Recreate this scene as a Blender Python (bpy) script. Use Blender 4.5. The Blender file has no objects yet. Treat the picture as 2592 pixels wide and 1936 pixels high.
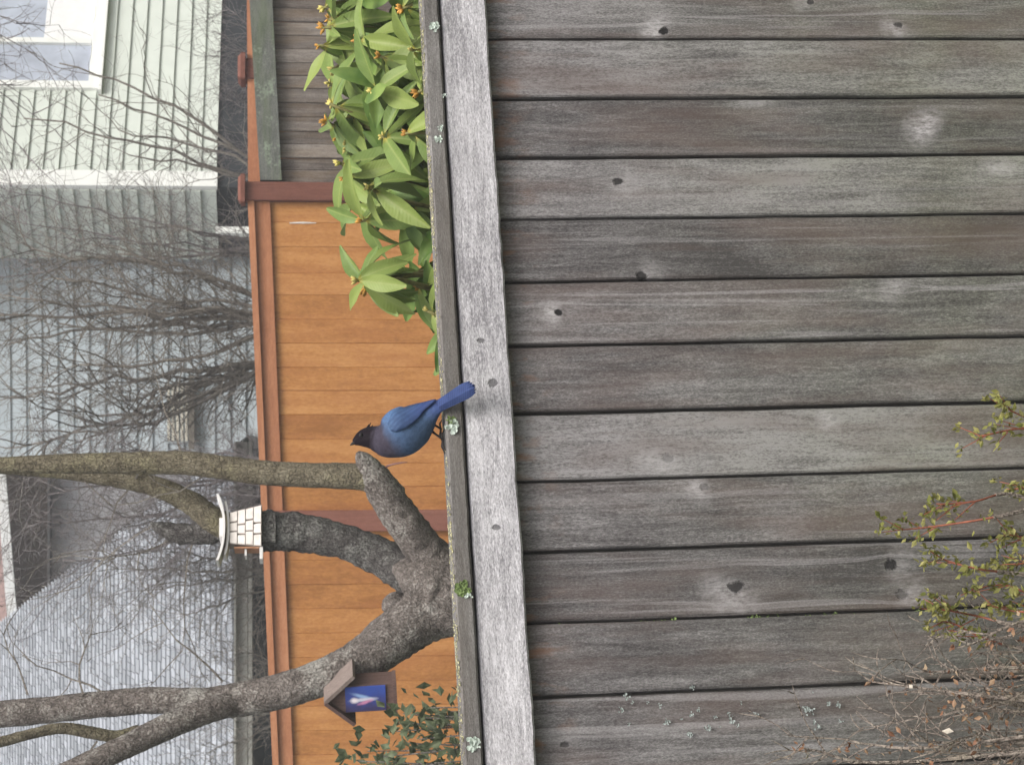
import bpy, math, random
from mathutils import Vector, Matrix, noise
random.seed(7)
S = bpy.context.scene
col = S.collection
# ------------------------------------------------------------------ camera
FPX = 5500.0                      # focal length in photo pixels (2592 x 1936, photo lies on its side)
PITCH = math.radians(5.6)
EYE = Vector((0, 0, 2.05))
FWD = Vector((0, math.cos(PITCH), -math.sin(PITCH)))
RGT = Vector((1, 0, 0))
UPV = Vector((0, math.sin(PITCH), math.cos(PITCH)))
cd = bpy.data.cameras.new('camera'); cam = bpy.data.objects.new('camera', cd); col.objects.link(cam)
cd.sensor_fit = 'HORIZONTAL'; cd.sensor_width = 36.0; cd.lens = FPX / 2592 * 36
cd.clip_start = 0.1; cd.clip_end = 2000
cd.dof.use_dof = True; cd.dof.focus_distance = 4.35; cd.dof.aperture_fstop = 20
M = Matrix((-UPV, RGT, -FWD)).transposed().to_4x4(); M.translation = EYE   # camera turned on its side
cam.matrix_world = M
S.camera = cam
S.render.resolution_x = 1024; S.render.resolution_y = 764
# ------------------------------------------------------------------ light
SUN_EL, SUN_AZ = math.radians(56), math.radians(150)      # azimuth clockwise from +Y: behind the camera, to the right
w = bpy.data.worlds.new('World'); S.world = w; w.use_nodes = True
nt = w.node_tree; bg = nt.nodes['Background']
sky = nt.nodes.new('ShaderNodeTexSky'); sky.sky_type = 'NISHITA'; sky.sun_disc = False
sky.sun_elevation = SUN_EL; sky.sun_rotation = SUN_AZ
sky.air_density = 0.7; sky.dust_density = 6.0; sky.ozone_density = 0.6
hs = nt.nodes.new('ShaderNodeHueSaturation'); hs.inputs['Saturation'].default_value = 0.28   # an overcast sky
nt.links.new(sky.outputs[0], hs.inputs['Color']); nt.links.new(hs.outputs[0], bg.inputs[0])
bg.inputs[1].default_value = 0.13
sl = bpy.data.lights.new('sun', 'SUN'); sl.energy = 1.3; sl.angle = math.radians(28); sl.color = (1, .95, .88)
so = bpy.data.objects.new('sun', sl); col.objects.link(so)
sd = Vector((math.sin(SUN_AZ) * math.cos(SUN_EL), math.cos(SUN_AZ) * math.cos(SUN_EL), math.sin(SUN_EL)))
so.rotation_euler = sd.to_track_quat('Z', 'Y').to_euler(); so.location = (3, -4, 9)
S.view_settings.view_transform = 'Standard'; S.view_settings.look = 'None'
S.view_settings.exposure = 0.6; S.view_settings.gamma = 1
# ------------------------------------------------------------------ photo pixel -> direction
def ray(px, py):
    return FWD + RGT * ((968 - py) / FPX) - UPV * ((px - 1296) / FPX)
def at(px, py, Y):
    d = ray(px, py); return EYE + d * (Y / d.y)
def hit(px, py, p0, n):
    d = ray(px, py); return EYE + d * ((p0 - EYE).dot(n) / d.dot(n))
U = random.uniform
# ------------------------------------------------------------------ node helpers
class NT:
    def __init__(s, name):
        s.m = bpy.data.materials.new(name); s.m.use_nodes = True
        s.t = s.m.node_tree; s.b = s.t.nodes['Principled BSDF']
        s.b.inputs['Specular IOR Level'].default_value = 0.25
    def n(s, typ, **k):
        x = s.t.nodes.new(typ)
        for a, v in k.items(): setattr(x, a, v)
        return x
    def l(s, a, b): s.t.links.new(a, b)
    def put(s, sock, v):
        if hasattr(v, 'is_output') or isinstance(v, bpy.types.NodeSocket): s.l(v, sock)
        else: sock.default_value = v
    def math(s, op, a, b=0.0, c=None, clamp=False):
        x = s.n('ShaderNodeMath', operation=op, use_clamp=clamp)
        s.put(x.inputs[0], a); s.put(x.inputs[1], b)
        if c is not None: s.put(x.inputs[2], c)
        return x.outputs[0]
    def vec(s, op, a, b):
        x = s.n('ShaderNodeVectorMath', operation=op); s.put(x.inputs[0], a); s.put(x.inputs[1], b)
        return x.outputs[0]
    def mix(s, f, a, b, blend='MIX'):
        x = s.n('ShaderNodeMix', data_type='RGBA', blend_type=blend); s.put(x.inputs[0], f)
        for i, v in ((6, a), (7, b)):
            s.put(x.inputs[i], (*v, 1) if isinstance(v, tuple) and len(v) == 3 else v)
        return x.outputs[2]
    def noise(s, v, scale=1., detail=3., rough=.55, dist=0.):
        x = s.n('ShaderNodeTexNoise'); s.l(v, x.inputs['Vector'])
        x.inputs['Scale'].default_value = scale; x.inputs['Detail'].default_value = detail
        x.inputs['Roughness'].default_value = rough; x.inputs['Distortion'].default_value = dist
        return x.outputs[0]
    def ramp(s, f, stops):
        x = s.n('ShaderNodeValToRGB'); s.l(f, x.inputs[0]); e = x.color_ramp.elements
        while len(e) < len(stops): e.new(.5)
        for i, (p, c) in enumerate(stops):
            e[i].position = p; e[i].color = (*c, 1) if len(c) == 3 else c
        return x.outputs[0]
    def sep(s, v):
        x = s.n('ShaderNodeSeparateXYZ'); s.l(v, x.inputs[0]); return x.outputs
    def rnd(s): return s.n('ShaderNodeObjectInfo').outputs['Random']
    def co(s, rand=True):
        v = s.n('ShaderNodeTexCoord').outputs['Object']
        if not rand: return v
        c = s.n('ShaderNodeCombineXYZ'); r = s.rnd()
        s.l(s.math('MULTIPLY', r, 37.), c.inputs[0]); s.l(s.math('MULTIPLY', r, 11.), c.inputs[1]); s.l(s.math('MULTIPLY', r, 53.), c.inputs[2])
        return s.vec('ADD', v, c.outputs[0])
    def map(s, v, sc): return s.vec('MULTIPLY', v, sc)
    def out(s, colr, rough=.8, bump=None, bs=.3, bd=.002):
        s.put(s.b.inputs['Base Color'], (*colr, 1) if isinstance(colr, tuple) and len(colr) == 3 else colr)
        s.put(s.b.inputs['Roughness'], rough)
        if bump is not None:
            x = s.n('ShaderNodeBump'); x.inputs['Strength'].default_value = bs; x.inputs['Distance'].default_value = bd
            s.l(bump, x.inputs['Height']); s.l(x.outputs[0], s.b.inputs['Normal'])
        return s.m
def plain(name, c, rough=.8, var=.25, sc=20.):
    k = NT(name); f = k.noise(k.co(), sc, 4.)
    return k.out(k.ramp(f, [(.3, tuple(v * (1 - var) for v in c)), (.7, tuple(v * (1 + var) for v in c))]), rough, f, .2)
def grain_scale(axis, fine, long): return tuple(long if i == axis else fine for i in range(3))
def wood(name, dark, mid, light, axis, fine=60., long=3., tint=None, tintamt=.5, knots=False, green=None, rough=.85, bs=.5, hue=.25, moss=None, contrast=1., speckle=.25, rust=None, streak=0.):
    k = NT(name); raw = k.co(False); P = k.co()
    Pw = P; core = halo = None
    if knots:
        x, y, z = k.sep(raw)
        jx = k.math('SUBTRACT', k.noise(raw, 55., 3., .7), .5); jn = k.noise(k.map(raw, (160., 160., 60.)), 1., 3., .7)
        for i in range(3):
            a = k.n('ShaderNodeAttribute', attribute_type='OBJECT', attribute_name='knot_%d' % i)
            ax, ay, ar = k.sep(a.outputs['Vector'])
            st = k.n('ShaderNodeAttribute', attribute_type='OBJECT', attribute_name='knot_style_%d' % i)
            cs, hsn, ang = k.sep(st.outputs['Vector'])
            dx = k.math('SUBTRACT', x, ax); dz = k.math('SUBTRACT', z, ay)
            wob = k.math('MULTIPLY', jx, k.math('MULTIPLY', ar, 2.2))
            dd = k.math('SQRT', k.math('ADD', k.math('MULTIPLY', dx, dx), k.math('MULTIPLY', k.math('MULTIPLY', dz, dz), .6)))
            q = k.math('DIVIDE', k.math('ADD', dd, wob), k.math('MAXIMUM', ar, .0001))
            c_ = k.math('MULTIPLY', k.math('SUBTRACT', 1.2, q, clamp=True), 2.5, clamp=True)
            # pale splintered wood, mostly on one side of the knot
            side = k.math('ADD', k.math('MULTIPLY', dx, k.math('COSINE', ang)), k.math('MULTIPLY', dz, k.math('SINE', ang)))
            side = k.math('ADD', .45, k.math('DIVIDE', side, k.math('MAXIMUM', k.math('MULTIPLY', ar, 4.), .0001)), clamp=True)
            fall = k.math('SUBTRACT', 1., k.math('DIVIDE', q, 6.), clamp=True)
            h_ = k.math('MULTIPLY', k.math('MULTIPLY', fall, side), k.math('MULTIPLY', k.math('SUBTRACT', jn, .28, clamp=True), 4.2), clamp=True)
            h_ = k.math('MULTIPLY', h_, hsn); c_ = k.math('MULTIPLY', c_, cs)
            core = c_ if core is None else k.math('MAXIMUM', core, c_)
            halo = h_ if halo is None else k.math('MAXIMUM', halo, h_)
            push = k.math('MULTIPLY', k.math('MULTIPLY', k.math('EXPONENT', k.math('MULTIPLY', q, -.3)), ar), k.math('SIGN', dx))
            cb = k.n('ShaderNodeCombineXYZ'); k.l(k.math('MULTIPLY', push, -1.4), cb.inputs[0])
            Pw = k.vec('ADD', Pw, cb.outputs[0])
    g1 = k.noise(k.map(Pw, grain_scale(axis, fine, long)), 1., 5., .62, .6)
    g2 = k.noise(k.map(Pw, grain_scale(axis, fine * 4, long * 12)), 1., 3., .65)
    sp = k.noise(k.map(Pw, grain_scale(axis, fine * 6, fine * 2.6)), 1., 2., .7)
    bl = k.noise(k.map(P, grain_scale(axis, 8., 4.)), 1., 5., .62)
    w1 = 1 - speckle
    f = k.math('ADD', k.math('ADD', k.math('MULTIPLY', g1, .38 * w1), k.math('MULTIPLY', g2, .3 * w1)), k.math('ADD', k.math('MULTIPLY', bl, .32 * w1), k.math('MULTIPLY', sp, speckle)))
    f = k.math('ADD', k.math('MULTIPLY', k.math('SUBTRACT', f, .5), contrast), k.math('ADD', .5, k.math('MULTIPLY', k.math('SUBTRACT', k.rnd(), .5), hue * .5)))
    c = k.ramp(f, [(.36, dark), (.5, mid), (.64, light)])
    if tint:
        tf = k.math('MULTIPLY', k.math('SUBTRACT', k.noise(k.map(P, grain_scale(axis, 14., 2.2)), 1., 4.), .45), 4. * tintamt, clamp=True)
        c = k.mix(tf, c, k.mix(.5, c, tint))
        c = k.mix(k.math('MULTIPLY', tf, .5), c, tint)
    if green:
        gc, z0, z1 = green
        mr = k.n('ShaderNodeMapRange'); k.l(k.sep(raw)[2], mr.inputs[0]); mr.inputs[1].default_value = z0; mr.inputs[2].default_value = z1
        gf = k.math('MULTIPLY', mr.outputs[0], k.math('MULTIPLY', k.noise(raw, 7., 4.), 1.3), clamp=True)
        c = k.mix(gf, c, k.mix(1., c, gc, 'MULTIPLY'))
    if rust:
        rc, rz = rust            # raw cedar still showing under the rail on some boards
        mr = k.n('ShaderNodeMapRange'); k.l(k.sep(raw)[2], mr.inputs[0]); mr.inputs[1].default_value = rz - .12; mr.inputs[2].default_value = rz
        rf = k.math('MULTIPLY', k.math('MULTIPLY', mr.outputs[0], k.math('SUBTRACT', k.noise(k.map(P, (38., 38., 14.)), 1., 3.), .54, clamp=True)), 9., clamp=True)
        c = k.mix(k.math('MULTIPLY', rf, .7), c, rc)
    if moss:
        mc, thr = moss
        mf = k.math('MULTIPLY', k.math('SUBTRACT', k.math('ADD', k.math('MULTIPLY', k.noise(raw, 11., 4.), .6), k.math('MULTIPLY', k.noise(raw, 60., 4.), .4)), thr), 10., clamp=True)
        c = k.mix(k.math('MULTIPLY', mf, .8), c, mc)
    if streak:               # pale weathered ridges of the grain, strong on some boards only
        sg_ = k.noise(k.map(Pw, grain_scale(axis, fine * .9, long * .22)), 1., 3., .5, .8)
        sf = k.math('MULTIPLY', k.math('SUBTRACT', sg_, .56, clamp=True), 9., clamp=True)
        rn = k.math('FRACT', k.math('MULTIPLY', k.rnd(), 7.31))
        sf = k.math('MULTIPLY', k.math('MULTIPLY', sf, k.math('ADD', .15, rn)), k.math('ADD', .2, k.math('MULTIPLY', sp, 1.2)))
        c = k.mix(k.math('MULTIPLY', sf, streak, clamp=True), c, tuple(min(.9, v * 1.35) for v in light))
    bumpf = k.math('ADD', g1, k.math('ADD', k.math('MULTIPLY', g2, .6), k.math('MULTIPLY', sp, .3)))
    if knots:
        c = k.mix(k.math('MULTIPLY', halo, .9), c, tuple(min(.9, v * 1.8) for v in light))
        c = k.mix(core, c, tuple(v * .28 for v in dark))
        bumpf = k.math('SUBTRACT', bumpf, k.math('MULTIPLY', core, 1.5))
    return k.out(c, rough, bumpf, bs, .003)
# ------------------------------------------------------------------ mesh helpers
class MB:
    def __init__(s): s.v = []; s.f = []
    def add(s, vs, fs):
        o = len(s.v); s.v += [tuple(p) for p in vs]; s.f += [tuple(i + o for i in q) for q in fs]; return s
    def box(s, x0, x1, y0, y1, z0, z1):
        return s.add([(x, y, z) for z in (z0, z1) for y in (y0, y1) for x in (x0, x1)],
                     [(0, 2, 3, 1), (4, 5, 7, 6), (0, 1, 5, 4), (2, 6, 7, 3), (0, 4, 6, 2), (1, 3, 7, 5)])
    def prism(s, a0, a1, b0, b1, l0, l1, axis=2, ch=.004, rings=2, jit=0., seed=0.):
        """chamfered board; axis = its length. a, b = the two other axes in xyz order"""
        prof = [(a0 + ch, b0), (a1 - ch, b0), (a1, b0 + ch), (a1, b1 - ch), (a1 - ch, b1), (a0 + ch, b1), (a0, b1 - ch), (a0, b0 + ch)]
        vs = []; fs = []
        for r in range(rings):
            l = l0 + (l1 - l0) * r / (rings - 1)
            for i, (a, b) in enumerate(prof):
                if jit:
                    q = jit * noise.noise((l * 9 + seed, i * 3.7, seed)) ; a2 = a + q; b2 = b + jit * .7 * noise.noise((l * 7, i * 2.3 + 5, seed + 9))
                else: a2, b2 = a, b
                vs.append((l, a2, b2) if axis == 0 else (a2, l, b2) if axis == 1 else (a2, b2, l))
        for r in range(rings - 1):
            for i in range(8):
                j = (i + 1) % 8; fs.append((r * 8 + i, r * 8 + j, r * 8 + 8 + j, r * 8 + 8 + i))
        fs.append(tuple(range(7, -1, -1))); fs.append(tuple((rings - 1) * 8 + i for i in range(8)))
        if axis == 1: fs = [q[::-1] for q in fs]
        return s.add(vs, fs)
    def tube(s, pts, rad, n=6, rough=0., seed=0., cap=True, flat=1.):
        pts = [Vector(p) for p in pts]; m = len(pts)
        if not hasattr(rad, '__len__'): rad = [rad] * m
        vs = []; fs = []; up = None
        for i, p in enumerate(pts):
            t = (pts[min(i + 1, m - 1)] - pts[max(i - 1, 0)]).normalized()
            if up is None:
                up = t.orthogonal().normalized()
            else:
                up = (up - t * up.dot(t)); up = up.normalized() if up.length > 1e-6 else t.orthogonal().normalized()
            sd_ = t.cross(up)
            for k in range(n):
                a = 2 * math.pi * k / n; r = rad[i]
                d = up * math.cos(a) + sd_ * math.sin(a) * flat
                if rough:
                    q = p + d * r
                    r *= 1 + rough * (noise.noise(q * (1.1 / max(rad[i], .004)) + Vector((seed,) * 3)) + .6 * noise.noise(q * (3.3 / max(rad[i], .004))))
                vs.append(p + d * r)
        for i in range(m - 1):
            for k in range(n):
                j = (k + 1) % n; fs.append((i * n + k, i * n + j, i * n + n + j, i * n + n + k))
        if cap: fs.append(tuple(range(n - 1, -1, -1))); fs.append(tuple((m - 1) * n + k for k in range(n)))
        return s.add(vs, fs)
    def quadstrip(s, A, B):
        o = len(A); return s.add(list(A) + list(B), [(i, i + 1, o + i + 1, o + i) for i in range(o - 1)])
    def mesh(s, name, smooth=False, off=None):
        me = bpy.data.meshes.new(name)
        vs = s.v if off is None else [(p[0] - off[0], p[1] - off[1], p[2] - off[2]) for p in s.v]
        me.from_pydata(vs, [], s.f); me.update()
        if smooth: me.polygons.foreach_set('use_smooth', [True] * len(me.polygons))
        return me
def spline(pts, k=6):
    """Catmull-Rom through tuples of any length"""
    P = [Vector(p) for p in pts]; out = []
    P = [P[0] * 2 - P[1]] + P + [P[-1] * 2 - P[-2]]
    for i in range(1, len(P) - 2):
        for j in range(k):
            t = j / k; a, b, c, d = P[i - 1:i + 3]
            out.append(.5 * ((2 * b) + (c - a) * t + (2 * a - 5 * b + 4 * c - d) * t * t + (3 * b - a - 3 * c + d) * t ** 3))
    out.append(P[-2]); return out
def obj(name, me, mat=None, parent=None):
    o = bpy.data.objects.new(name, me); col.objects.link(o)
    if mat is not None and me is not None and not me.materials: me.materials.append(mat)
    if parent is not None: o.parent = parent
    return o
def thing(name, label, cat, loc=(0, 0, 0), group=None, me=None, mat=None):
    o = obj(name, me, mat); o.location = loc; o['label'] = label; o['category'] = cat
    if group: o['group'] = group
    return o
def part(name, mb, mat, root, smooth=False, world=True):
    """mesh written in world coordinates, kept under an unrotated root"""
    return obj(name, mb.mesh(name, smooth, root.location if world else None), mat, root)
def structure(name, mb, mat, smooth=False):
    o = obj(name, mb.mesh(name, smooth), mat); o['kind'] = 'structure'; return o

# ------------------------------------------------------------------ materials
m_board = wood('weathered_boards', (.058, .053, .054), (.142, .134, .135), (.285, .273, .276), 2, 70., 6., tint=(.13, .093, .084), tintamt=.72, streak=.5,
               knots=True, green=((.86, .93, .74), -.3, -1.1), bs=.6, hue=.34, contrast=1.35, speckle=.3, rust=((.24, .12, .07), -.11))
m_fascia = wood('silvered_rail', (.23, .222, .236), (.48, .466, .49), (.73, .715, .745), 0, 75., 9., knots=True, bs=.6, contrast=1.55, tint=(.33, .32, .335), tintamt=.45, speckle=.3)
m_cap = wood('weathered_cap', (.10, .093, .088), (.185, .175, .168), (.29, .278, .268), 0, 90., 8., tint=(.13, .11, .09), tintamt=.4, bs=.5, contrast=1.35, speckle=.3)
m_batten = wood('back_batten', (.05, .047, .044), (.09, .085, .08), (.14, .13, .12), 2)
m_orange = wood('stained_cedar', (.275, .112, .030), (.405, .178, .052), (.505, .25, .088), 2, 18., 2.2, tint=(.33, .125, .042), tintamt=.45, bs=.2, hue=.3, contrast=1.15, rough=.7, speckle=.2)
m_orange_h = wood('stained_cedar_rail', (.29, .115, .055), (.40, .172, .085), (.49, .235, .125), 0, 18., 1.6, tint=(.36, .15, .07), tintamt=.35, bs=.2, rough=.7, speckle=.2)
m_post = wood('red_brown_post', (.13, .05, .035), (.19, .076, .054), (.25, .11, .08), 2, 40., 2., bs=.25, rough=.75)
m_greyboard = wood('old_grey_boards', (.075, .06, .052), (.16, .138, .122), (.27, .24, .215), 2, 45., 1.6, tint=(.17, .115, .065), tintamt=.55, hue=.4, contrast=1.4)
m_mossrail = wood('mossy_rail', (.04, .045, .04), (.085, .09, .08), (.15, .155, .14), 0, 50., 8., tint=(.10, .135, .06), tintamt=.6, moss=((.24, .29, .22), .56), contrast=1.4)
m_lichen = plain('pale_lichen', (.52, .59, .53), .9, .3, 60.)
m_moss = plain('yellow_green_moss', (.56, .53, .31), .95, .4, 120.)
m_moss_green = plain('green_moss', (.16, .22, .08), .95, .4, 120.)
def bark_mat(name, a, b, c, lich, amt):
    k = NT(name); P = k.co(False)
    f = k.noise(P, 26., 6., .68); g = k.noise(P, 6.5, 5., .65); h = k.noise(P, 110., 3.)
    dn = k.n('ShaderNodeTexNoise'); k.l(P, dn.inputs['Vector']); dn.inputs['Scale'].default_value = 18.; dn.inputs['Detail'].default_value = 4.
    wp = k.vec('ADD', k.map(P, (1., 1., .5)), k.vec('MULTIPLY', dn.outputs['Color'], (.05, .05, .05)))
    v = k.n('ShaderNodeTexVoronoi', feature='DISTANCE_TO_EDGE'); k.l(wp, v.inputs['Vector']); v.inputs['Scale'].default_value = 75.
    crack = k.math('SUBTRACT', 1., k.math('MULTIPLY', v.outputs['Distance'], 7.), clamp=True)
    cc = k.ramp(k.math('ADD', k.math('MULTIPLY', f, .6), k.math('MULTIPLY', h, .4)), [(.36, a), (.5, b), (.64, c)])
    lf = k.math('MULTIPLY', k.math('SUBTRACT', k.math('ADD', k.math('MULTIPLY', g, .65), k.math('MULTIPLY', h, .35)), .5), 9., clamp=True)
    cc = k.mix(k.math('MULTIPLY', lf, amt), cc, lich)
    cc = k.mix(k.math('MULTIPLY', k.math('MULTIPLY', crack, k.math('MULTIPLY', f, 1.4)), .4), cc, tuple(x * .5 for x in a))
    return k.out(cc, .95, k.math('SUBTRACT', k.math('ADD', f, k.math('MULTIPLY', h, .5)), k.math('MULTIPLY', crack, .35)), .9, .01)
m_bark = bark_mat('apple_bark', (.062, .052, .045), (.16, .137, .122), (.29, .258, .235), (.38, .37, .335), .7)
m_bark_dark = bark_mat('dark_bark', (.04, .036, .034), (.10, .092, .086), (.19, .18, .17), (.26, .265, .24), .6)
m_bark_olive = bark_mat('olive_bark', (.07, .058, .038), (.165, .142, .098), (.27, .24, .175), (.235, .215, .12), .6)
m_twig = bark_mat('grey_twigs', (.15, .135, .12), (.225, .205, .182), (.31, .285, .255), (.24, .23, .17), .3)
m_twig_pale = bark_mat('fawn_twigs', (.16, .14, .12), (.24, .215, .185), (.33, .30, .265), (.28, .26, .19), .3)
m_twig_plum = bark_mat('plum_twigs', (.165, .145, .145), (.24, .215, .215), (.33, .30, .30), (.26, .24, .23), .3)

# ------------------------------------------------------------------ ground: climbs towards the houses
def gz(y):
    for (a, za), (b, zb) in (((-400, 0), (5.5, 0)), ((5.5, 0), (12.4, .55)), ((12.4, .55), (17, 1.7)), ((17, 1.7), (40, 2.6)), ((40, 2.6), (900, 2.6))):
        if y <= b: return za + (zb - za) * (y - a) / (b - a)
    return 2.6
k = NT('lawn'); P = k.co(False); f = k.noise(P, 1.3, 5.); f2 = k.noise(P, 40., 4.)
m_ground = k.out(k.mix(f2, k.ramp(f, [(.35, (.05, .06, .025)), (.65, (.09, .08, .045))]), (.05, .075, .02)), .95, f2, .8, .03)
g = MB(); ys = [-300, -20, 0, 3, 5.5, 8, 10, 12.4, 14, 17, 22, 30, 40, 120, 900]
g.quadstrip([(-500, y, gz(y)) for y in ys], [(500, y, gz(y)) for y in ys])
g.f = [q[::-1] for q in g.f]
structure('ground', g, m_ground)

# ------------------------------------------------------------------ FRONT FENCE (racked on the slope, leaning a little)
def camv(r, d, f): return (RGT * r - UPV * d + FWD * f).normalized()
fx = camv(16420, -1100, 5500)
fb = camv(918, 41400, 5500); fb = (fb - fx * fb.dot(fx)).normalized()
fz = -fb; fy = fz.cross(fx)
O0 = EYE + ray(1110, 968) * 4.25             # a point of the cap's front edge
FM = Matrix((fx, fy, fz)).transposed().to_4x4(); FM.translation = O0
FI = FM.inverted()
def fl(px, py, y=0.):
    """pixel -> fence-local (x, y, z) on the sheet local y"""
    return FI @ hit(px, py, O0 + fy * y, fy)
def fw(px, py, y=0.): return hit(px, py, O0 + fy * y, fy)
YC = -.042                                     # cap front; fascia front -.034; boards' face 0
ztop = (fl(1068, 0, YC).z + fl(1176, 1936, YC).z) / 2
zseam = (fl(1114, 0, YC).z + fl(1225, 1936, YC).z) / 2
zlow = (fl(1229, 0, -.034).z + fl(1359, 1936, -.034).z) / 2
rows = [100, 248.5, 400, 554.5, 713, 876, 1046, 1219, 1397, 1580, 1766]
ex = [fl(1310, y, 0).x for y in rows] + [fl(2300, 1926, 0).x]
print('board widths', [round(a - b, 3) for a, b in zip(ex, ex[1:])], 'fascia', round(zseam - zlow, 3), 'cap', round(ztop - zseam, 3))
xl = ex[0]
ex = [xl + .139 * i for i in (4, 3, 2, 1)] + ex
for i in range(4): ex.append(ex[-1] - .14)
fence = thing('weathered_fence', 'weathered grey board fence with silvery top rail that the blue bird perches on', 'fence')
fence.matrix_world = FM
zfoot = -(O0.z - .02)
for i in range(len(ex) - 1):
    a, b = ex[i + 1] + .0036 + U(-.0014, .0014), ex[i] - .0036 + U(-.0014, .0014)
    mb = MB(); dy = U(-.003, .003)
    mb.prism(a, b, dy, dy + .019, zfoot + U(0, .03), zseam + .0035, 2, .0035, 24, .0016, i * 7.3)
    bd = part('board', mb, m_board, fence, world=False)
    bd['bx'] = (a + b) / 2
boards = [o for o in fence.children if o.name.startswith('board')]
for i in range(1, len(ex) - 1):                 # dark battens behind the gaps
    mb = MB(); mb.prism(ex[i] - .03, ex[i] + .03, .028, .045, zfoot, zseam - .002, 2, .002)
    part('batten', mb, m_batten, fence, world=False)
# knots of the photograph: pixel x, y, radius in metres
kn = [(1680, 82, .008, 1, .9, 1.2), (2275, 66, .007, .8, .6, 2.5), (2365, 330, .010, 0, .9, 1.0), (1563, 460, .008, .9, .4, 4.), (1625, 697, .008, .9, .45, -1.6), (1413, 792, .006, 1, .95, 1.6), (2285, 735, .008, .1, .5, 1.),
      (1690, 1160, .010, .35, .5, 2.6), (1785, 1232, .007, .4, .7, 1.8), (1865, 1483, .011, .9, .7, 2.6), (2258, 1428, .010, .95, .35, 4.4), (1430, 1884, .006, .7, .15, 0.), (2285, 1503, .009, .5, .5, 4.4), (1910, 265, .007, .1, .6, 0.), (2050, 8, .006, .8, .5, 1.), (2530, 440, .007, 0, .6, 0.), (2110, 1060, .006, .2, .5, 2.)]
for px, py, r, c_, h_, an in kn:
    q = fl(px, py, 0)
    b = min(boards, key=lambda o: abs(o['bx'] - q.x))
    for j in range(3):
        if 'knot_%d' % j not in b.keys(): b['knot_%d' % j] = [q.x, q.z, r]; b['knot_style_%d' % j] = [c_, h_, float(an)]; break
for b in boards: del b['bx']
XL, XR = ex[-1] - .02, ex[0] + .02
def plank(x0, x1, y0, y1, z0, z1, n, amp, seed):
    """long horizontal board with a worn, wavy lower and upper front edge"""
    mb = MB(); vs = []; fs = []
    for i in range(n + 1):
        x = x0 + (x1 - x0) * i / n
        w1 = amp * (noise.noise((x * 7, seed, 0)) + .7 * noise.noise((x * 31, seed, 3)) + .35 * noise.noise((x * 90, seed, 5)))
        w2 = amp * .7 * (noise.noise((x * 6, seed, 8)) + .6 * noise.noise((x * 25, seed, 9)))
        c = .004
        for y, z in ((y0 + c, z0 + w1), (y0, z0 + c + w1), (y0 + w2 * .3, (z0 + z1) / 2), (y0, z1 - c + w2), (y0 + c, z1 + w2), (y1, z1 + w2 * .5), (y1, z0)): vs.append((x, y, z))
    for i in range(n):
        for k_ in range(7):
            j = (k_ + 1) % 7; fs.append((i * 7 + k_, i * 7 + 7 + k_, i * 7 + 7 + j, i * 7 + j))
    fs.append(tuple(range(7))); fs.append(tuple(n * 7 + i for i in range(6, -1, -1)))
    return mb.add(vs, fs)
fas = part('top_rail', plank(XL, XR, -.034, .0 - .004, zlow, zseam - .003, 220, .0021, 3.), m_fascia, fence, world=False)
fk = [(1220, 862, .0055), (1248, 970, .0075), (1257, 1334, .005)]
for j, (px, py, r) in enumerate(fk):
    q = fl(px, py, -.034); fas['knot_%d' % j] = [q.x, q.z, r]; fas['knot_style_%d' % j] = [.75, .2, 1.]
part('cap_board', plank(XL, XR, YC, .024, zseam + .002, ztop, 220, .0015, 11.), m_cap, fence, world=False)
for z in (-.75, -1.5):                          # rails and posts on the far side
    mb = MB(); mb.prism(.047, .085, z - .045, z + .045, XL, XR, 0, .003); part('back_rail', mb, m_batten, fence, world=False)
for x in (XL + .35, XL + 2.25):
    mb = MB(); mb.prism(x - .045, x + .045, .047, .09, zfoot, zseam - .02, 2, .003); part('post', mb, m_batten, fence, world=False)
# moss and lichen
def lobes(mb, c, ax, ay, an, size, n, seed):
    rr = random.Random(seed)
    for i in range(n):
        a = rr.uniform(0, 6.28); r = size * rr.uniform(.05, .8)
        p = c + ax * math.cos(a) * r + ay * math.sin(a) * r
        s1 = size * rr.uniform(.14, .34); rot = rr.uniform(0, 6.28); lift = rr.uniform(.1, .9)
        e1 = (ax * math.cos(rot) + ay * math.sin(rot)); e2 = an.cross(e1)
        pts = [p + e1 * math.cos(t) * s1 + e2 * math.sin(t) * s1 * rr.uniform(.6, 1) + an * (s1 * lift * (math.cos(t) * .5 + .5) + .001) for t in [6.283 * j / 7 for j in range(7)]]
        mid = p + an * s1 * .15
        mb.add(pts + [mid], [(j, (j + 1) % 7, 7) for j in range(7)])
X, Yd, Z = Vector((1, 0, 0)), Vector((0, -1, 0)), Vector((0, 0, 1))
for i, (px, py, s, n, mt) in enumerate([(1146, 1082, .016, 22, m_lichen), (1100, 70, .013, 16, m_lichen), (1115, 325, .008, 10, m_lichen), (1109, 353, .010, 12, m_lichen),
                                   (1125, 243, .007, 8, m_lichen), (1172, 1490, .018, 26, m_moss_green), (1198, 1882, .016, 20, m_lichen), (1185, 1505, .010, 10, m_lichen), (1142, 1066, .012, 10, m_moss_green)]):
    mb = MB(); q = fl(px, py, YC); lobes(mb, Vector((q.x, YC - .001, q.z)), X, Z, Yd, s, n * 2, i)
    o = part('lichen_tuft', mb, mt, fence, world=False)
mb = MB(); rr = random.Random(4)
for i in range(2600):
    x = rr.uniform(XL, XR); c = noise.noise((x * 4, 2, 7)) + .5 * noise.noise((x * 15, 1, 1))
    if c + rr.uniform(-.5, .5) < -.12: continue
    lobes(mb, Vector((x, YC + rr.uniform(.0, .06), ztop - .001)), X, -Yd, Z, rr.uniform(.003, .008), 4, i)
o = part('moss', mb, m_moss, fence, world=False); o['kind'] = 'stuff'
mb = MB()
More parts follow.
